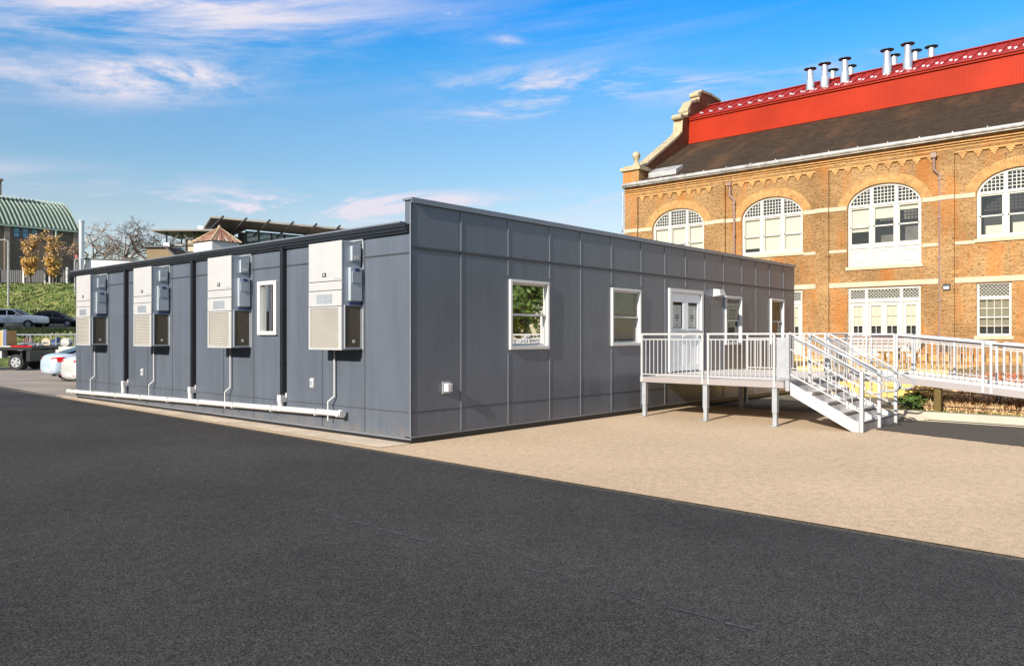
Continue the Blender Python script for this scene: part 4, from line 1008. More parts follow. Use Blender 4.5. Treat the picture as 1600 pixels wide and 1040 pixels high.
# metal fence at the bank top
fc2=thing('metal_yard_fence','dark grey slatted metal fence with pale posts at the top of the grass bank','fence',tuple(bg(-70,114,9.6)))
m=MB(); X=-79
while X<-62.2: bgbox(m,X,X+.22,114,114.05,9.7,11.5); X+=.3
bgbox(m,-79,-62,114.06,114.12,11.3,11.45); m.build('slat_panel',m_steel,fc2)
for X in (-79,-75.4,-71.8,-68.6,-65.4,-62.1):
    m=MB(); bgbox(m,X-.14,X+.14,113.85,114.2,9.5,11.9); m.build('fence_post',m_gutter,fc2)
for i,(X,l) in enumerate(((-66.5,'first'),(-62.3,'second'),(-59.0,'third'))):
    m=MB(); p=bg(X,111.5,9.0); m.cyl(p,p+Vector((0,0,1.5)),.13,n=8); o=m.build('bollard',m_white); tag(o,{'first':'white bollard left of the yellow trees on the bank top','second':'white bollard between the two yellow trees','third':'white bollard right of the yellow trees on the bank top'}[l],'bollard','bollards on the bank top')
# lamp post
p=bg(-65.3,100.5,5.5); t=thing('street_lamp','tall white lamp post with a short arm in front of the taupe hall','street lamp',tuple(p))
m=MB(); m.cyl(p-Vector((0,0,1)),p+Vector((0,0,8.6)),.14,.10,10); m.build('pole',m_gutter,t)
m=MB(); q=p+Vector((0,0,8.5)); m.tube([q,q+Vector((-.3,.2,.25)),q+(bg(-1.3,0)-bg(0,0))+Vector((0,0,.25))],.08,8); a=m.build('arm',m_gutter,t)
m=MB(); q2=q+(bg(-1.6,0)-bg(0,0)); m.hexa([q2+Vector((-.55,-.2,.12)),q2+Vector((.45,-.2,.12)),q2+Vector((.45,.2,.12)),q2+Vector((-.55,.2,.12)),q2+Vector((-.45,-.15,.32)),q2+Vector((.4,-.15,.32)),q2+Vector((.4,.15,.32)),q2+Vector((-.45,.15,.32))]); m.build('lamp_head',m_alu,t)

# white service building with flue
wb=thing('white_service_building','low white service building with dark roof edge behind the modular building','building',tuple(bg(-28,62,2)))
m=MB(); bgbox(m,-33.3,-18,60,70,-.1,7.1); m.hexa([bg(-33.3,60,7.1),bg(-18,60,7.1),bg(-18,70,7.1),bg(-33.3,70,7.1),bg(-33.3,60,7.72),bg(-18,60,6.9+.25),bg(-18,70,7.15),bg(-33.3,70,7.72)]); m.build('wall',M('white_render',(.62,.60,.62),.7,var=.05),wb)
m=MB(); m.hexa([bg(-33.35,59.9,7.721),bg(-17.9,59.9,7.16),bg(-17.9,70,7.16),bg(-33.35,70,7.721),bg(-33.35,59.9,7.80),bg(-17.9,59.9,7.24),bg(-17.9,70,7.24),bg(-33.35,70,7.80)]); m.build('roof_edge',m_steel,wb)
m=MB(); m.cyl(bg(-33.1,59.6,2),bg(-33.1,59.6,10.55),.19,n=14); m.cyl(bg(-33.1,59.6,10.5),bg(-33.1,59.6,10.62),.23,n=14)
fl=m.build('flue_stack',m_stainless,wb)
m=MB()
q=[bg(-33.5,59.4,5),bg(-33.5,59.4,7.55),bg(-33.42,59.4,7.66),bg(-33.05,59.4,7.66)]; m.tube(q,.045,8); m.tube([bg(-33.05,59.4,5),bg(-33.05,59.4,7.66)],.045,8); m.build('pipe_rail',m_alu,wb)
m=MB(); bgbox(m,-33.44,-33.1,59.42,59.5,4.5,7.4); m.build('service_panel',m_steel,wb)
m=MB(); bgbox(m,-33.42,-33.28,59.3,59.36,7.75,7.95); m.build('red_sign',M('red_sign_paint',(.6,.05,.05),.5),wb)

# modern building with inclined canopy
mb=thing('modern_glass_building','modern building with an upswept grey canopy, fins and blue glass','building',tuple(bg(-28,90,9)))
m=MB(); bgbox(m,-37.3,-33.2,89,100,5,13.0); bgbox(m,-33.2,-14,93,104,5,12.3); m.build('wall',m_tanb,mb)
m=MB(); m.hexa([bg(-32.2,93.7,12.0),bg(-18,93.7,12.0),bg(-18,93.9,12.0),bg(-32.2,93.9,12.0),bg(-32.2,93.7,14.5),bg(-18,93.7,13.3),bg(-18,93.9,13.3),bg(-32.2,93.9,14.5)]); cw=m.build('curtain_glass',m_cglass,mb)
m=MB()
for k in range(10): X=-32.2+k*1.55; bgbox(m,X,X+.12,93.55,93.695,12.0,14.5-1.2*k/9)
bgbox(m,-32.2,-18,93.57,93.69,13.05,13.13); bgbox(m,-32.2,-18,93.57,93.69,12.2,12.3); m.build('mullion',m_steel,cw)
O=[bg(-33.8,87,15.05),bg(-15.4,87,13.35)]; I=[bg(-32.0,93.5,14.62),bg(-17.0,93.5,13.2)]; P_=bg(-33.9,93.5,13.75); Q_=bg(-36.9,92.0,13.95)
up=Vector((0,0,.22)); m=MB(); m.hexa([O[0],O[1],I[1],I[0],O[0]+up,O[1]+up,I[1]+up,I[0]+up]); m.hexa([O[0],I[0],P_,Q_,O[0]+up*.98,I[0]+up*.98,P_+up,Q_+up]); m.build('canopy',m_grayroof,mb)
m=MB(); bgbox(m,-33.1,-32.3,93.6,96,12,14.3); m.build('dark_return',m_steel,mb)
m=MB()
for k in range(10):
    f=k/9; a=O[0].lerp(O[1],f); b_=I[0].lerp(I[1],f); tp=349+36.5*k; m.bar(bg((tp-26-800)/1211*90,90,1.7+(526-363-2.9*k)*90/1211),bg((tp-800)/1211*86.2,86.2,1.7+(526-338-2.9*k)*86.2/1211),.15,.18)
m.build('canopy_fin',m_steel,mb)
m=MB(); bgbox(m,-40.8,-33.5,87.5,95,13.65,13.85); m.build('flat_canopy',m_grayroof,mb)
m=MB(); 
for X in (-39.3,-37.6,-36.2): m.bar(bg(X,88.2,12.2),bg(X,88.2,13.6),.14,.14,up=(0,1,0))
m.bar(bg(-39.3,88.2,12.2),bg(-37.6,88.2,13.55),.1,.1); m.bar(bg(-37.6,88.2,12.2),bg(-39.3,88.2,13.55),.08,.08); m.bar(bg(-37.6,88.2,13.5),bg(-36.2,88.2,12.4),.1,.1); m.bar(bg(-39.4,88.2,12.25),bg(-36,88.2,12.25),.12,.12); m.build('truss',m_steel,mb)
m=MB(); bgbox(m,-37.2,-35.8,88.5,88.9,11.3,12.9); 
wf=m.build('framed_opening',m_tanb,mb)
m=MB()
for (a,b,c,d) in ((-37.3,-35.7,12.8,12.95),(-37.3,-35.7,11.3,11.45),(-37.3,-37.15,11.45,12.8),(-35.85,-35.7,11.45,12.8)): bgbox(m,a,b,88.3,88.49,c,d)
m.build('steel_frame',m_steel,wf)
m=MB(); bgbox(m,-39.6,-38.9,88,89,8,12.4); m.build('white_column',m_white,mb)
m=MB(); bgbox(m,-38.5,-37.8,88.95,88.99,10.5,11.9); m.build('blue_window',m_cglass,mb)
m=MB(); bgbox(m,-39.8,-37.2,88.6,90,12.1,12.35); m.build('ledge',m_gutter,mb)
m=MB(); bgbox(m,-37.4,-35.2,91,93,13.86,14.15); bgbox(m,-37.0,-36.3,91.2,92.5,14.15,14.75); m.cyl(bg(-35.6,92,14.15),bg(-35.6,92,14.7),.42,n=12); m.ball(bg(-35.6,92,14.75),.42); m.build('roof_plant',m_alu,mb)
m=MB(); bgbox(m,-34.5,-31.0,84.2,86.5,8,11.9); m.build('lower_block',m_tanb,mb)
# striped copper pavilion
cp=thing('copper_roof_pavilion','pavilion with a striped copper pyramid roof in front of the modern building','building',tuple(bg(-31.3,80,9)))
m=MB(); c=bg(-30.2,80,13.0); k=[bg(-32.9,77.6,11.4),bg(-27.6,77.6,11.4),bg(-27.6,82.4,11.4),bg(-32.9,82.4,11.4)]
k=[bg(-32.9,79.2,11.35),bg(-29.9,77.0,11.35),bg(-27.7,79.5,11.35),bg(-30.4,83,11.35)]
for a,b in zip(k,k[1:]+k[:1]): m.poly([a,b,c])
m.poly(k); cr=m.build('pyramid_roof',m_copper,cp,recalc=False)
m=MB(); m.ball(c+Vector((0,0,.05)),.16)
for a in k: m.bar(a,c,.12,.1)
m.build('hip_seam',m_stoned,cr)
m=MB()
for a,b in zip(k,k[1:]+k[:1]):
    for t in (.14,.3,.42,.58,.7,.86):
        q=a.lerp(b,t); m.bar(q+Vector((0,0,.02)),q.lerp(c,1-abs(t-.5)*.3-.05),.22 if t in (.3,.7) else .12,.05)
m.build('roof_stripe',M('dark_copper',(.22,.10,.06),.6),cr)
m=MB(); q=[p.lerp(Vector((c.x,c.y,p.z)),.12) for p in k]; m.hexa([p-Vector((0,0,3)) for p in q]+[p-Vector((0,0,.02)) for p in q]); m.build('pavilion_wall',m_white,cp)
# small brown house
hs=thing('brown_house','small brown house with a dark gabled roof behind the bare trees','house',tuple(bg(-37,84,9)))
m=MB(); m.prism([(-39.6,6),(-36.2,6),(-36.2,10.2),(-37.4,11.35),(-39.6,11.35)],lambda p,q,t:bg(p,t,q),84,92); m.build('wall',M('brown_siding',(.22,.16,.09),.9),hs)
m=MB(); m.hexa([bg(-37.5,83.7,11.36),bg(-35.9,83.7,9.9),bg(-35.9,92.2,9.9),bg(-37.5,92.2,11.36),bg(-37.5,83.7,11.55),bg(-35.9,83.7,10.08),bg(-35.9,92.2,10.08),bg(-37.5,92.2,11.55)]); m.box(0,0,0,0,0,0) if False else None
bgbox(m,-39.8,-37.5,83.7,92.2,11.36,11.52); m.build('roof',m_steel,hs)

# ---------------------------------------------------------------- trees
def tree(name,loc,h,spread,label,leaf=None,nleaf=0,leafsize=.2,cat='tree',group=None,seed=1,upright=.6,depth=5,leafmats=None,tr=.18,forks=3,low=.15):
    rnd=random.Random(seed); t=thing(name,label,cat,tuple(loc),0,group); L=Vector(loc)
    trunk=MB(); tips=[]
    def grow(p,d,ln,r,lv):
        q=p; n=2
        for i in range(n):
            d=(d+Vector((rnd.gauss(0,.12),rnd.gauss(0,.12),rnd.gauss(0,.05)))).normalized(); q2=q+d*ln/n
            trunk.cyl(q,q2,r*(1-.15*i),r*(1-.15*(i+1)),6 if lv>1 else 4,caps=False); q=q2
        tips.append((q,lv))
        if lv<=0: return
        for k in range(forks if lv>1 else forks+1):
            v=Vector((rnd.gauss(0,1),rnd.gauss(0,1),rnd.gauss(0,.6))).normalized(); nd=(d*upright+v*spread+Vector((0,0,.12))).normalized()
            grow(q,nd,ln*rnd.uniform(.6,.85),max(.012,r*.62),lv-1)
    grow(L,Vector((0,0,1)),h*low*1.6,tr,depth)
    # normalise height
    top=max(v[2] for v in trunk.v); k=h/(top-L.z)
    trunk.v=[(L.x+(v[0]-L.x)*k,L.y+(v[1]-L.y)*k,L.z+(v[2]-L.z)*k) for v in trunk.v]
    trunk.build('trunk_and_branches',m_bark,t,recalc=False)
    tp=[(L+(q-L)*k) for q,lv in tips if lv<=2]
    for nm,mt,frac in (leafmats or []):
        g=MB()
        for i in range(int(nleaf*frac)):
            p=rnd.choice(tp)+Vector((rnd.gauss(0,1),rnd.gauss(0,1),rnd.gauss(0,1)))*leafsize*1.6
            a=Vector((rnd.gauss(0,1),rnd.gauss(0,1),rnd.gauss(0,1))).normalized()*leafsize*rnd.uniform(.6,1.2); b=a.orthogonal().normalized()*leafsize*.5
            g.poly([p-a,p+b,p+a,p-b])
        g.build(nm,mt,t,recalc=False)
    return t
def colonnade(name,loc,h,w,label,seed):
    rnd=random.Random(seed); t=thing(name,label,'tree',tuple(loc),0,'yellow trees on the grass bank'); L=Vector(loc); g=MB(); g.cyl(L-Vector((0,0,.4)),L+Vector((0,0,h*.95)),.14,.03,7)
    tips=[]
    for i in range(70):
        z=h*(.17+.7*rnd.random()); an=rnd.uniform(0,6.28); l=w*(.35+.75*math.sin(min(math.pi,(z/h)*2.7)))*rnd.uniform(.5,1)
        p=L+Vector((0,0,z)); q=p+Vector((math.cos(an)*l,math.sin(an)*l,l*rnd.uniform(.9,1.6))); g.cyl(p,q,.04,.012,4,caps=False)
        for k in range(9): tips.append(p.lerp(q,rnd.uniform(.35,1.05)))
        for k in range(3):
            a=p.lerp(q,rnd.uniform(.4,.9)); g.cyl(a,a+Vector((rnd.gauss(0,.3),rnd.gauss(0,.3),rnd.uniform(.3,.8))),.018,.008,3,caps=False)
    g.build('trunk_and_branches',m_bark,t,recalc=False)
    for nm,mt,n,top in (('yellow_foliage',m_yel,3600,.55),('rust_foliage',m_rust,1500,1.0)):
        m=MB(); c=0
        while c<n:
            p=rnd.choice(tips)+Vector((rnd.gauss(0,.16),rnd.gauss(0,.16),rnd.gauss(0,.16)))
            fr=(p.z-L.z)/h
            if fr>top and rnd.random()<.8: c+=.3; continue
            a=Vector((rnd.gauss(0,1),rnd.gauss(0,1),rnd.gauss(0,1))).normalized()*.13; b=a.orthogonal().normalized()*.08; m.poly([p-a,p+b,p+a,p-b]); c+=1
        m.build(nm,mt,t,recalc=False)
colonnade('yellow_tree',bg(-69.3,111.5,9.0),7.6,1.3,'yellow and rust autumn tree, left one of the pair before the taupe hall',3)
colonnade('yellow_tree',bg(-66.0,111.5,9.0),7.4,1.2,'golden autumn tree right of its twin, before the green downpipe of the taupe hall',8)
tree('bare_tree',bg(-55.5,103,7.5),9.9,.85,'wide bare tree with a few rusty leaves right of the steel flue',nleaf=900,leafsize=.14,leafmats=[('rust_foliage',m_rust,1)],seed=5,upright=.55,depth=6,tr=.22,forks=3,group='bare trees behind the roofline')
tree('bare_tree',bg(-52.3,106,8),8.5,.9,'thin bare tree between the larger two bare trees',seed=15,upright=.5,depth=5,tr=.12,group='bare trees behind the roofline')
tree('bare_tree',bg(-48.3,98,8),8.2,.9,'bare spreading tree standing before the brown house',seed=11,upright=.6,depth=6,tr=.2,group='bare trees behind the roofline')
tree('bare_tree',bg(-45.0,98,8),8.9,.9,'bare spreading tree above the brown house roof, nearest the modern building',seed=21,upright=.6,depth=6,tr=.2,group='bare trees behind the roofline')
# trees to the south, beyond the right edge of the picture (their green shows in the window glass)
for i,(x,y,h) in enumerate(((13,-30,5.5),(21,-36,7),(33,-32,6.5),(46,-36,8))):
    tree('leafy_tree',(x,y,0),h,.8,['leafy green tree south of the brown pavement, nearest the camera','second leafy green tree along the south edge','third leafy green tree along the south edge','farthest leafy green tree along the south edge'][i],nleaf=5000,leafsize=.28,leafmats=[('foliage',m_grn,1)],seed=30+i,depth=5,tr=.25,group='leafy trees south of the pavement')

# ---------------------------------------------------------------- vehicles
def carpaint(name,c,rough=.25): return M(name,c,rough,.0,var=.03,coat=.6)
m_silverblue=carpaint('silver_blue_paint',(.42,.52,.62)); m_whitep=carpaint('white_car_paint',(.50,.50,.48)); m_pale=carpaint('pale_blue_white_paint',(.74,.80,.86)); m_blackp=carpaint('black_car_paint',(.012,.013,.016))
m_cglassd=M('car_glass',(.012,.015,.018),.05,0,var=.1,spec=.22)
m_plate=M('number_plate',(.55,.56,.52),.5)
def loft(m,secs,close=True):
    """secs: list of (x, [(y,z)...]) right half from bottom centre to top centre; mirrored"""
    rings=[]
    for x,p in secs:
        ring=[(x,y,z) for y,z in p]+[(x,-y,z) for y,z in p[::-1]]; rings.append(ring)
    n=len(rings[0]);k=len(m.v)
    for r in rings: m.v+=r
    for j in range(len(rings)-1):
        for i in range(n): m.f.append((k+j*n+i,k+j*n+(i+1)%n,k+(j+1)*n+(i+1)%n,k+(j+1)*n+i))
    m.f.append(tuple(range(k+n-1,k-1,-1))); m.f.append(tuple(range(k+(len(rings)-1)*n,k+len(rings)*n)))
def wheel(t,x,y,r,w=.22):
    s=1 if y>0 else -1; m=MB(); 
    k=20; 
    m.cyl((x,y-s*w,r),(x,y-s*.02,r),r,n=k); m.cyl((x,y-s*.02,r),(x,y,r),r,r*.93,n=k); wl=m.build('wheel',m_tyre,t)
    m=MB(); m.cyl((x,y,r),(x,y+s*.012,r),r*.62,n=k); 
    m.cyl((x,y+s*.012,r),(x,y+s*.03,r),r*.16,n=8)
    m.build('rim',m_rim,wl)
    m=MB()
    for i in range(5):
        a=i*2*math.pi/5; m.cyl((x+r*.4*math.cos(a),y+s*.0125,r+r*.4*math.sin(a)),(x+r*.4*math.cos(a),y+s*.014,r+r*.4*math.sin(a)),r*.13,n=6)
    m.build('rim_opening',m_black,wl)
def arch_ring(m,x,y,r):
    s=1 if y>0 else -1
    for k in range(8):
        a0=math.pi*k/8;a1=math.pi*(k+1)/8; f=lambda a,q,d:(x+q*math.cos(a),y+s*d,r*.95+q*math.sin(a))
        m.hexa([f(a0,r*1.06,-.25),f(a1,r*1.06,-.25),f(a1,r*1.22,-.25),f(a0,r*1.22,-.25),f(a0,r*1.06,.012),f(a1,r*1.06,.012),f(a1,r*1.22,.012),f(a0,r*1.22,.012)])
def car(name,label,cat,loc,rz,paint,kind='sedan',group=None):
    t=thing(name,label,cat,tuple(loc),rz,group,local=True)
    if kind=='sedan':
        L,Wd,r=4.85,.92,.335
        #      x, belt z, low z, half width
        st=[(-2.42,.70,.32,.62),(-2.36,.90,.27,.76),(-2.2,1.02,.24,.86),(-1.8,1.04,.22,.91),(-.8,.98,.20,.92),(.4,.94,.20,.92),(1.1,.90,.20,.91),(1.9,.78,.22,.88),(2.25,.66,.25,.76),(2.42,.52,.30,.55)]
        roof=[(-1.85,1.05,.62),(-1.35,1.20,.60),(-.75,1.40,.57),(-.2,1.45,.57),(.35,1.40,.57),(.9,1.14,.62),(1.25,.93,.66)]; wx=(-1.42,1.45)
    elif kind=='suv':
        L,Wd,r=4.6,.92,.36
        st=[(-2.28,.95,.45,.78),(-2.2,1.10,.38,.88),(-1.6,1.12,.32,.92),(-.5,1.08,.32,.92),(.6,1.05,.32,.92),(1.2,1.02,.32,.92),(1.9,.96,.34,.88),(2.2,.82,.36,.80),(2.3,.65,.4,.62)]
        roof=[(-2.18,1.12,.74),(-1.95,1.58,.66),(-1.5,1.70,.66),(-.3,1.74,.66),(.3,1.66,.66),(.85,1.28,.70),(1.15,1.04,.74)]; wx=(-1.4,1.45)
    else:
        L,Wd,r=6.1,1.0,.42
        st=[(-3.0,1.34,.62,.98),(-2.97,1.36,.58,1.0),(-1.2,1.36,.55,1.0),(-1.0,1.36,.52,1.0),(.4,1.36,.50,1.0),(1.25,1.34,.50,1.0),(2.0,1.32,.52,1.0),(2.85,1.27,.54,.98),(3.0,1.22,.56,.95),(3.06,1.05,.58,.90),(3.07,.8,.6,.86)]
        roof=[(-1.22,1.30,.80),(-1.10,1.90,.74),(-.8,1.98,.74),(.0,1.99,.74),(.38,1.93,.74),(1.15,1.42,.80),(1.35,1.32,.82)]; wx=(-1.98,2.0)
    m=MB(); secs=[]
    for x,b,lo,hw in st:
        crown=.04
        secs.append((x,[(0,lo),(hw*.80,lo),(hw*.97,lo+.10),(hw,lo+(b-lo)*.45),(hw*.985,b-.10),(hw*.90,b),(hw*.5,b+crown),(0,b+crown+.01)]))
    loft(m,secs); b_=m.build('body',paint,t,smooth=True,sub=2 if kind!='pickup' else 0,bevel=0 if kind!='pickup' else .03)
    m=MB(); secs=[]
    for x,z,hw in roof: secs.append((x,[(0,.8),(hw+.16,.8),(hw+.13,min(z,1.0) if kind=='sedan' else min(z,1.15 if kind=='suv' else 1.38)),(hw+.02,max(.85,z-.07)),(hw-.06,z-.01),(0,z+.02)]))
    loft(m,secs); cab=m.build('cabin',m_cglassd,t,smooth=True,bevel=.01)
    # roof skin and pillars in body colour
    m=MB(); secs=[]
    rr=[q for q in roof if q[1]>(1.38 if kind=='sedan' else 1.55)]
    x0,x1=rr[0],rr[-1]
    for x,z,hw in rr: secs.append((x,[(0,z-.02),(hw+.02,z-.09),(hw+.035,z-.06),(hw-.05,z+.02),(0,z+.045)]))
    loft(m,secs)
    zb=1.0 if kind=='sedan' else (1.1 if kind=='suv' else 1.34)
    for s in (1,-1):
        for (xa,za,ha),(xb,zb_,hb) in ((roof[0],rr[0]),(roof[-1],rr[-1])):
            m.bar((xa,s*(ha+.14),zb-.05),(xb,s*(hb+.03),zb_-.06),.10,.07)
        m.bar((-.15,s*(x0[2]+.155),zb-.05),(-.2,s*(x0[2]+.035),x0[1]-.05),.10,.05)
        if kind!='sedan': m.bar((-1.2,s*(x0[2]+.155),zb-.05),(-1.25,s*(x0[2]+.035),x0[1]-.05),.10,.05)
    m.build('roof',paint,t,bevel=.008)
    m=MB()
    for x in wx:
        for s in (1,-1): arch_ring(m,x,s*(Wd-.005),r)
    m.build('wheel_arch',m_black if kind!='sedan' else paint,t)
    for x in wx:
        for s in (1,-1): wheel(t,x,s*(Wd+.005),r)
    e=st[0][0]
    for s in (1,-1):
        m=MB()
        if kind=='sedan':
            o_=[(-2.36,.34,.80,.86),(-2.375,.55,.75,.90),(-2.33,.70,.74,.92),(-2.25,.82,.74,.93),(-2.08,.895,.76,.93),(-1.90,.93,.84,.90)]
            for (xa,ya,za,zb1),(xb,yb_,zc,zd) in zip(o_,o_[1:]): m.hexa([(xa,s*ya,za),(xb,s*yb_,zc),(xb+.05,s*(yb_-.10),zc),(xa+.08,s*(ya-.05),za),(xa,s*ya,zb1),(xb,s*yb_,zd),(xb+.05,s*(yb_-.10),zd),(xa+.08,s*(ya-.05),zb1)])
        else: m.box(e-.03,e+.12,s*(Wd-.04)-.05,s*(Wd-.04)+.05,.85,1.1)
        m.build('tail_lamp',m_red,t)
        m=MB(); f=-e; m.box(f-.34,f-.04,s*(Wd-.22)-.13,s*(Wd-.22)+.13,st[-2][1]-.12,st[-2][1]+.03); m.build('headlight',m_lampw,t,bevel=.02)
        m=MB(); m.ball((.85,s*(Wd+.08),zb+.05),.10,10,6); m.build('wing_mirror',paint,t)
        m=MB()
        for xh in (.0,-.95): m.box(xh-.02,xh+.16,s*(Wd+.0),s*(Wd+.03),zb-.16,zb-.12)
        m.build('door_handle',m_black if paint!=m_blackp else m_rim,t)
    if kind=='sedan':
        m=MB(); m.box(e+.015,e+.09,-.26,.26,.64,.76); m.build('number_plate',m_plate,t)
        m=MB(); m.hexa([(e-.06,-.86,.20),(e+.5,-.98,.20),(e+.5,.98,.20),(e-.06,.86,.20),(e-.12,-.86,.58),(e+.5,-1.0,.58),(e+.5,1.0,.58),(e-.12,.86,.58)]); m.build('rear_bumper',paint,t,smooth=True,sub=2)
        m=MB(); m.box(e+.015,e+.10,.50,.62,.38,.41); m.box(e+.015,e+.10,-.62,-.50,.38,.41); m.build('reflector',m_red,t)
        m=MB(); m.cyl((e+.06,-.55,.25),(e+.2,-.55,.25),.04,n=10); m.build('exhaust_tip',m_steel,t)
        m=MB(); m.poly([(-1.82,-.56,1.085),(-1.82,.56,1.085),(-.86,.50,1.40),(-.86,-.50,1.40)]); m.build('rear_window',m_cglassd,t)
    if kind=='pickup':
        m=MB(); m.box(-2.9,-1.25,-.82,.82,1.2,1.205); m.build('bed_cover',m_black,t)
        m=MB(); 
        for k,(w_,z) in enumerate(((.75,.98),(.55,.90),(.65,.83))): m.box(.0-w_/2,.0+w_/2,-Wd-.012,-Wd-.001,z-.018,z+.018)
        m.build('door_lettering',m_acside,t)
    if kind=='suv':
        m=MB()
        for s in (1,-1): m.bar((-1.7,s*.6,1.80),(.1,s*.6,1.80),.04,.04); 
        for s in (1,-1):
            for x in (-1.6,-.1): m.box(x,x+.08,s*.6-.02,s*.6+.02,1.70,1.78)
        m.build('roof_rail',m_black,t)
    return t
car('parked_sedan','silver-blue sedan with red tail lamps parked left of the white sedan','car',(4.65,23.75,0),0,m_silverblue)
car('parked_sedan','white sedan partly hidden behind the corner of the modular building','car',(3.9,19.3,0),0,m_whitep)
car('parked_car','white car roof seen above the silver-blue sedan near the wall','car',(9.9,28.6,0),R(8),m_whitep)
p=bg(-50.8,79.0,2.52); car('pickup_truck','pale blue-white crew-cab pickup truck parked on the road','pickup truck',p,BR+R(2),m_pale,'pickup')
p=bg(-53.6,92,2.95); p=bg(-51.4,87.5,2.85); car('parked_suv','small black SUV parked on the road ahead of the pickup','car',p,BR+R(10),m_blackp,'suv')

# flatbed truck (heads left in the surveyed frame)
ft=thing('flatbed_truck','black flatbed truck with white tool boxes and a red rear light bar','truck',tuple(bg(-28,40.5,0)),BR+math.pi,None,local=True)
# local: +x = towards the cab, camera side is y=+1.1 .. front
def L2(m,*b): m.box(*b)
m=MB(); m.box(-3.6,4.2,-1.1,1.1,1.08,1.22); m.box(-3.62,4.2,1.1,1.16,1.02,1.25); m.box(-3.62,4.2,-1.16,-1.1,1.02,1.25); m.build('flatbed',m_black,ft,bevel=.01)
m=MB(); m.box(-3.3,4.6,.35,.5,.72,.98); m.box(-3.3,4.6,-.5,-.35,.72,.98)
for x in (-3.2,-1.5,.5,2.5): m.box(x,x+.1,-1.05,1.05,.98,1.079)
m.box(-3.5,-3.3,-1.1,1.1,.45,1.02); m.build('chassis',m_black,ft)
m=MB(); m.box(-2.05,-1.0,.62,1.08,.62,1.0); m.box(-.9,-.3,.62,1.08,.55,1.0); m.build('tool_box',m_whitep,ft,bevel=.01)
m=MB(); m.box(-3.64,-2.6,1.161,1.18,1.18,1.25); m.build('rear_light_bar',m_red,ft)
m=MB(); m.box(-2.55,-1.2,1.161,1.178,1.18,1.24); m.build('white_marker_strip',m_whitep,ft)
m=MB(); m.cyl((-.2,.65,.7),(1.0,.65,.7),.28,n=16); m.build('fuel_tank',m_black,ft)
m=MB(); m.box(.1,.32,1.0,1.06,.25,1.0); m.box(-3.05,-2.95,.98,1.02,.25,.9); m.build('mudguard_flap',m_black,ft)
for s in (1,-1): wheel(ft,-2.72,s*1.02,.40,.5); wheel(ft,5.4,s*1.0,.40,.28)
m=MB(); loft(m,[(4.5,[(0,.7),(.9,.7),(1.0,1.2),(.98,1.5),(.85,2.4),(0,2.45)]),(6.1,[(0,.6),(.9,.6),(1.0,1.1),(.98,1.45),(.82,2.35),(0,2.4)]),(6.6,[(0,.6),(.9,.6),(1.0,1.1),(.98,1.4),(.95,1.45),(0,1.5)]),(7.6,[(0,.55),(.8,.55),(.9,.9),(.88,1.2),(.8,1.3),(0,1.35)])]); m.build('cab',m_whitep,ft,bevel=.02)
m=MB(); m.box(4.9,5.9,.93,1.01,1.5,2.1); m.box(4.9,5.9,-1.01,-.93,1.5,2.1); m.build('cab_window',m_cglassd,ft)
# loads on it
t=thing('wooden_crate','wooden crate with blue corner straps standing on the flatbed','crate',tuple(bg(-26.3,40.3,1.22)),BR,None,local=True)
m=MB(); m.box(-.9,.28,-.4,.4,.0,.80); m.build('crate_box',M('orange_plywood',(.55,.30,.10),.8,var=.2),t)
m=MB(); 
for x in (-.5,.05): m.box(x,x+.08,-.43,-.401,-.0,.84)
m.box(-.92,.30,-.42,-.401,.72,.80); m.build('crate_batten',m_tanb,t)
m=MB(); m.box(.12,.30,-.45,-.431,-.0,.86); m.box(-.3,-.2,-.45,-.431,0,.86); m.build('strap',M('blue_strap',(.11,.14,.24),.7),t)
m=MB()
rr=random.Random(4)
for i in range(26):
    a=bg(-25.6+rr.uniform(0,1.2),40.1+rr.uniform(0,.6),1.25+rr.uniform(0,.12)); b=a+Vector((rr.uniform(-.4,.4),rr.uniform(-.4,.4),rr.uniform(0,.1))); m.bar(a,b,.06,.05)
o=m.build('scrap_pile',m_alu); tag(o,'low pile of grey scrap strips on the flatbed beside the crate','scrap')

# utility truck with ladder rack behind
ut=thing('utility_truck','white utility truck with an overhead pipe ladder rack behind the sedans','truck',tuple(bg(-27.2,46.2,0)),BR,None,local=True)
m=MB(); m.box(-1.6,2.6,-1.0,1.0,.62,1.12); m.box(-1.62,-.9,-1.03,-1.0,.6,1.1) ; m.build('service_body',m_whitep,ut,bevel=.02)
m=MB(); loft(m,[(2.65,[(0,.6),(.95,.6),(1.0,1.1),(.97,1.2),(.8,1.82),(0,1.88)]),(4.1,[(0,.6),(.95,.6),(1.0,1.1),(.97,1.2),(.8,1.80),(0,1.86)]),(4.8,[(0,.6),(.95,.6),(1.0,1.05),(.97,1.12),(.9,1.2),(0,1.24)]),(5.9,[(0,.55),(.85,.55),(.95,.9),(.9,1.02),(.8,1.08),(0,1.1)])]); m.build('cab',m_whitep,ut,bevel=.02)
m=MB()
for s in (-1,1):
    for z in (1.82,): m.tube([(-2.35,s*.98,z),(4.6,s*.98,z+.02)],.035,6)
    for x in (-2.3,-.9,.6,2.0,4.0): m.tube([(x,s*.98,1.1),(x,s*.98,1.82)],.03,6)
    m.tube([(-2.35,s*.98,1.1),(-2.3,s*.98,1.8)],.045,6)
for x in (-2.35,-1.4,-.4,.6,1.6,2.6,3.6): m.tube([(x,-.98,1.84),(x,.98,1.84)],.025,6)
m.tube([(-.8,-.98,1.3),(1.3,-.98,1.3)],.02,6); m.build('ladder_rack',m_alu,ut)
m=MB(); m.box(-2.4,-1.6,-.95,.95,.55,.75); m.build('rear_step',m_steel,ut)
for x in (-.6,4.9):
    for s in (1,-1): wheel(ut,x,s*.98,.38,.25)
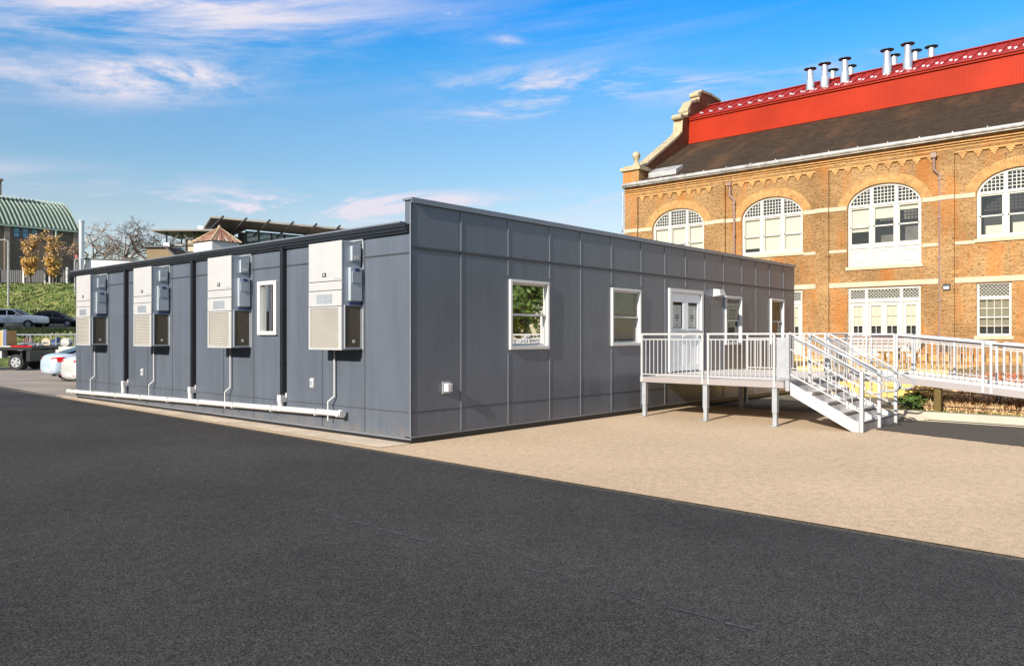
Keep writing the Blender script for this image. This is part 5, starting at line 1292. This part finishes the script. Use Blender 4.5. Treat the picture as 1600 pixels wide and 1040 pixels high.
m=MB(); m.cyl((-.1,-1.02,.78),(-.1,-1.06,.78),.26,n=20); m.build('round_cap',m_dkcap,ut)
m=MB(); m.box(3.0,4.0,-1.02,-.93,1.2,1.65); m.build('cab_window',m_cglassd,ut)
def cargo(name,label,cat,X,z,kind,mat):
    p=bg(X,45.6,z); m=MB()
    if kind=='reel':
        a=bg(X,45.4,z+.24); b=bg(X,45.8,z+.24); m.cyl(a,a.lerp(b,.12),.26,n=18); m.cyl(a.lerp(b,.12),a.lerp(b,.88),.17,n=18); m.cyl(a.lerp(b,.88),b,.26,n=18)
    elif kind=='sack':
        m.ball(p+Vector((0,0,.2)),.24,10,8,.9); m.ball(p+Vector((.1,-.1,.44)),.12,8,6)
    else:
        for k in range(5): q=bg(X-.25+k*.12,45.5,z); m.cyl(q,q+Vector((0,0,.62+.05*(k%3))),.05,.045,8)
    o=m.build(name,mat); tag(o,label,cat)
cargo('hose_reel','tan hose reel on the utility truck','reel',-27.3,1.13,'reel',m_tanb)
cargo('cable_reel','pale cable reel at the cab end of the utility truck','reel',-26.2,1.13,'reel',m_cream)
cargo('tool_bag','navy blue tool bag beside the tan hose reel','bag',-26.85,1.13,'sack',m_blue)
cargo('pipe_bundle','bundle of upright rusty pipes under the truck rack','pipes',-28.4,1.0,'pipes',m_pipebr)

# ---------------------------------------------------------------- buildings that shade the lot (behind and beside the camera)
ob=thing('office_block','long rendered office block behind the viewer, along the asphalt lot','building',(-10.71,0,0),R(-2.0),None,local=True)
m=MB(); m.box(-14,0,-75,75,-.1,4.6); m.build('wall',m_office,ob)
m=MB(); m.box(-14.1,.1,-75.1,75.1,4.601,4.72); m.build('roof_edge',m_stone,ob)
m=MB()
for z in (1.2,):
    for k in range(36): y=-72+k*4.05; m.box(.001,.03,y,y+1.8,z,z+2.0)
m.build('window',m_cglassd,ob)
sb=thing('roadside_block','tall plain building left of the road, outside the picture','building',(-14,77,2),0,None)
m=MB(); m.box(-26,-8,58,93,0,20.5); m.build('wall',m_office,sb)
m=MB(); m.box(-26.2,-7.8,57.8,93.2,20.501,20.9); m.build('roof_edge',m_stone,sb)

# ---------------------------------------------------------------- world, sun, camera
w=bpy.data.worlds.new('World'); sc.world=w; w.use_nodes=True; nt=w.node_tree; nt.nodes.clear()
sund=Vector((-.897,-.09,.432)).normalized()
el=math.asin(sund.z); az=math.atan2(sund.x,sund.y)
sky=nt.nodes.new('ShaderNodeTexSky'); sky.sky_type='NISHITA'; sky.sun_disc=False; sky.sun_elevation=el; sky.sun_rotation=az; sky.air_density=1.0; sky.dust_density=.4; sky.ozone_density=3.0
out=nt.nodes.new('ShaderNodeOutputWorld'); bgn=nt.nodes.new('ShaderNodeBackground')
tc=nt.nodes.new('ShaderNodeTexCoord'); sep=nt.nodes.new('ShaderNodeSeparateXYZ'); nt.links.new(tc.outputs['Generated'],sep.inputs[0])
def mth(op,a,b=None,c=None,clamp=False):
    n=nt.nodes.new('ShaderNodeMath'); n.operation=op; n.use_clamp=clamp
    for i,x in enumerate((a,b,c)):
        if x is None: continue
        if hasattr(x,'links'): nt.links.new(x,n.inputs[i])
        else: n.inputs[i].default_value=x
    return n.outputs[0]
# clouds laid out by compass bearing and height above the horizon
cb=nt.nodes.new('ShaderNodeCombineXYZ')
fwv=nt.nodes.new('ShaderNodeVectorMath'); fwv.operation='DOT_PRODUCT'; nt.links.new(tc.outputs['Generated'],fwv.inputs[0]); fwv.inputs[1].default_value=(SA,CA,0)
rtv=nt.nodes.new('ShaderNodeVectorMath'); rtv.operation='DOT_PRODUCT'; nt.links.new(tc.outputs['Generated'],rtv.inputs[0]); rtv.inputs[1].default_value=(CA,-SA,0)
AZ=mth('ARCTAN2',rtv.outputs['Value'],fwv.outputs['Value']); EL=mth('ARCSINE',sep.outputs[2])
nt.links.new(AZ,cb.inputs[0]); nt.links.new(EL,cb.inputs[1])
def cloud(scale,stretch,rot,seed,lo,hi,det=8.0,dist=.3,rough=.6):
    mp=nt.nodes.new('ShaderNodeMapping'); mp.vector_type='TEXTURE'; mp.inputs['Rotation'].default_value=(0,0,rot); mp.inputs['Scale'].default_value=stretch; nt.links.new(cb.outputs[0],mp.inputs[0])
    n=nt.nodes.new('ShaderNodeTexNoise'); n.noise_dimensions='4D'; n.inputs['W'].default_value=seed; n.inputs['Scale'].default_value=scale; n.inputs['Detail'].default_value=det; n.inputs['Roughness'].default_value=rough; n.inputs['Distortion'].default_value=dist
    nt.links.new(mp.outputs[0],n.inputs[0])
    r=nt.nodes.new('ShaderNodeMapRange'); r.interpolation_type='SMOOTHSTEP'; r.inputs['From Min'].default_value=lo; r.inputs['From Max'].default_value=hi; nt.links.new(n.outputs[0],r.inputs[0]); return r.outputs[0]
streak=cloud(5.0,(2.8,.30,1),R(7),2.3,.38,.68,dist=.5,rough=.66)
wisp=cloud(9.0,(1.8,.36,1),R(4),5.7,.43,.68,dist=.9,rough=.66)
puff=cloud(13.0,(1.7,.7,1),0,9.1,.40,.66,dist=.35,rough=.68)
def blob(azd,eld,wa,we,tilt,amp,noise):
    a=mth('SUBTRACT',AZ,R(azd)); e=mth('SUBTRACT',EL,R(eld)); t=math.tan(R(tilt)); e=mth('MULTIPLY_ADD',a,-t,e)
    q=mth('ADD',mth('POWER',mth('ABSOLUTE',mth('DIVIDE',a,R(wa))),2.0),mth('POWER',mth('ABSOLUTE',mth('DIVIDE',e,R(we))),2.0))
    return mth('MULTIPLY',mth('MULTIPLY',mth('EXPONENT',mth('MULTIPLY',q,-1.0)),amp),noise)
cc=None
for args in ((-26,20.3,17,2.6,7,1.0,streak),(-31,21.5,11,2.2,4,.75,wisp),(-30,16.5,14,2.2,6,.7,streak),(-19,22.8,13,1.1,8,1.3,streak),(-26.5,16.4,6.5,1.25,4,1.15,puff),(-23.5,17.4,4.5,.8,3,1.1,puff),(-20,20,12,2.2,8,.4,streak),
    (-23,8.9,15,1.2,1,1.7,wisp),(-14,9.0,10,.9,3,2.1,wisp),(-26,7,16,1.1,1,.4,streak),(-32,10.2,8,.8,0,.6,streak),(-8,9.9,7,.5,3,.7,wisp),
    (1.5,18.2,7,.9,3,1.0,wisp),(0,16.4,6,.7,5,1.1,wisp),(12,17.4,8,.9,-3,.85,wisp),(4,21,14,2.2,3,.35,streak),(-.3,20.9,1.1,.3,-3,1.0,puff),(24,18,6,.5,4,.5,wisp),(-4.5,22.6,.7,.18,0,1.1,puff),
    (6,9.8,9,.7,4,.8,wisp),(3,8,12,1.0,0,.5,streak)):
    o_=blob(*args); cc=o_ if cc is None else mth('ADD',cc,o_)
back=nt.nodes.new('ShaderNodeMapRange'); back.interpolation_type='SMOOTHSTEP'; back.inputs['From Min'].default_value=.70; back.inputs['From Max'].default_value=.30; nt.links.new(fwv.outputs['Value'],back.inputs[0])
hi_=nt.nodes.new('ShaderNodeMapRange'); hi_.interpolation_type='SMOOTHSTEP'; hi_.inputs['From Min'].default_value=.25; hi_.inputs['From Max'].default_value=.55; nt.links.new(sep.outputs[2],hi_.inputs[0])
hi2=nt.nodes.new('ShaderNodeMapRange'); hi2.interpolation_type='SMOOTHSTEP'; hi2.inputs['From Min'].default_value=.46; hi2.inputs['From Max'].default_value=.62; nt.links.new(sep.outputs[2],hi2.inputs[0])
fill_cloud=cloud(2.2,(1.5,.8,1),.3,12.0,.30,.60)  # extra cloud added outside the view as neutral fill light
cc=mth('MAXIMUM',mth('MULTIPLY',cc,.95,None,True),mth('MULTIPLY',mth('MULTIPLY',fill_cloud,mth('MAXIMUM',mth('MULTIPLY',back.outputs[0],hi_.outputs[0]),hi2.outputs[0])),.85))
tint=nt.nodes.new('ShaderNodeMix'); tint.data_type='RGBA'; tint.blend_type='MULTIPLY'; tint.inputs[0].default_value=1; nt.links.new(sky.outputs[0],tint.inputs[6])
zr=nt.nodes.new('ShaderNodeValToRGB'); nt.links.new(sep.outputs[2],zr.inputs[0]); e=zr.color_ramp.elements
while len(e)<8: e.new(.5)
for q,(p_,c_) in zip(e,((.0,(1.0,.85,.72)),(.15,(.94,.83,.73)),(.2,(.77,.85,.81)),(.26,(.66,.87,.92)),(.33,(.31,.88,1.1)),(.385,(.10,.80,1.25)),(.44,(.12,.78,1.15)),(.60,(.95,.86,.70)))): q.position=p_; q.color=(*c_,1)  # top stop warms the unseen zenith so its fill stays neutral
nt.links.new(zr.outputs[0],tint.inputs[7])
mx=nt.nodes.new('ShaderNodeMix'); mx.data_type='RGBA'; nt.links.new(cc,mx.inputs[0]); nt.links.new(tint.outputs[2],mx.inputs[6]); mx.inputs[7].default_value=(4.3,4.15,4.75,1)
nt.links.new(mx.outputs[2],bgn.inputs[0]); bgn.inputs[1].default_value=.10
nt.links.new(bgn.outputs[0],out.inputs[0])
sl=bpy.data.lights.new('sun','SUN'); sl.energy=4.2; sl.angle=R(.4); sl.color=(1,.93,.82); so=bpy.data.objects.new('sun',sl); COL.objects.link(so)
so.rotation_euler=(-sund).to_track_quat('-Z','Y').to_euler()
cam=bpy.data.cameras.new('camera'); co_=bpy.data.objects.new('camera',cam); COL.objects.link(co_); co_.location=(CX,CY,1.7); co_.rotation_euler=(R(90),0,-A)
cam.sensor_width=36; cam.lens=1211/1600*36; cam.shift_y=6/1600; cam.clip_end=3000; cam.clip_start=.1
sc.camera=co_
vs=sc.view_settings; sc.view_settings.view_transform='Standard'; vs.look='None'; vs.exposure=.9; vs.gamma=1
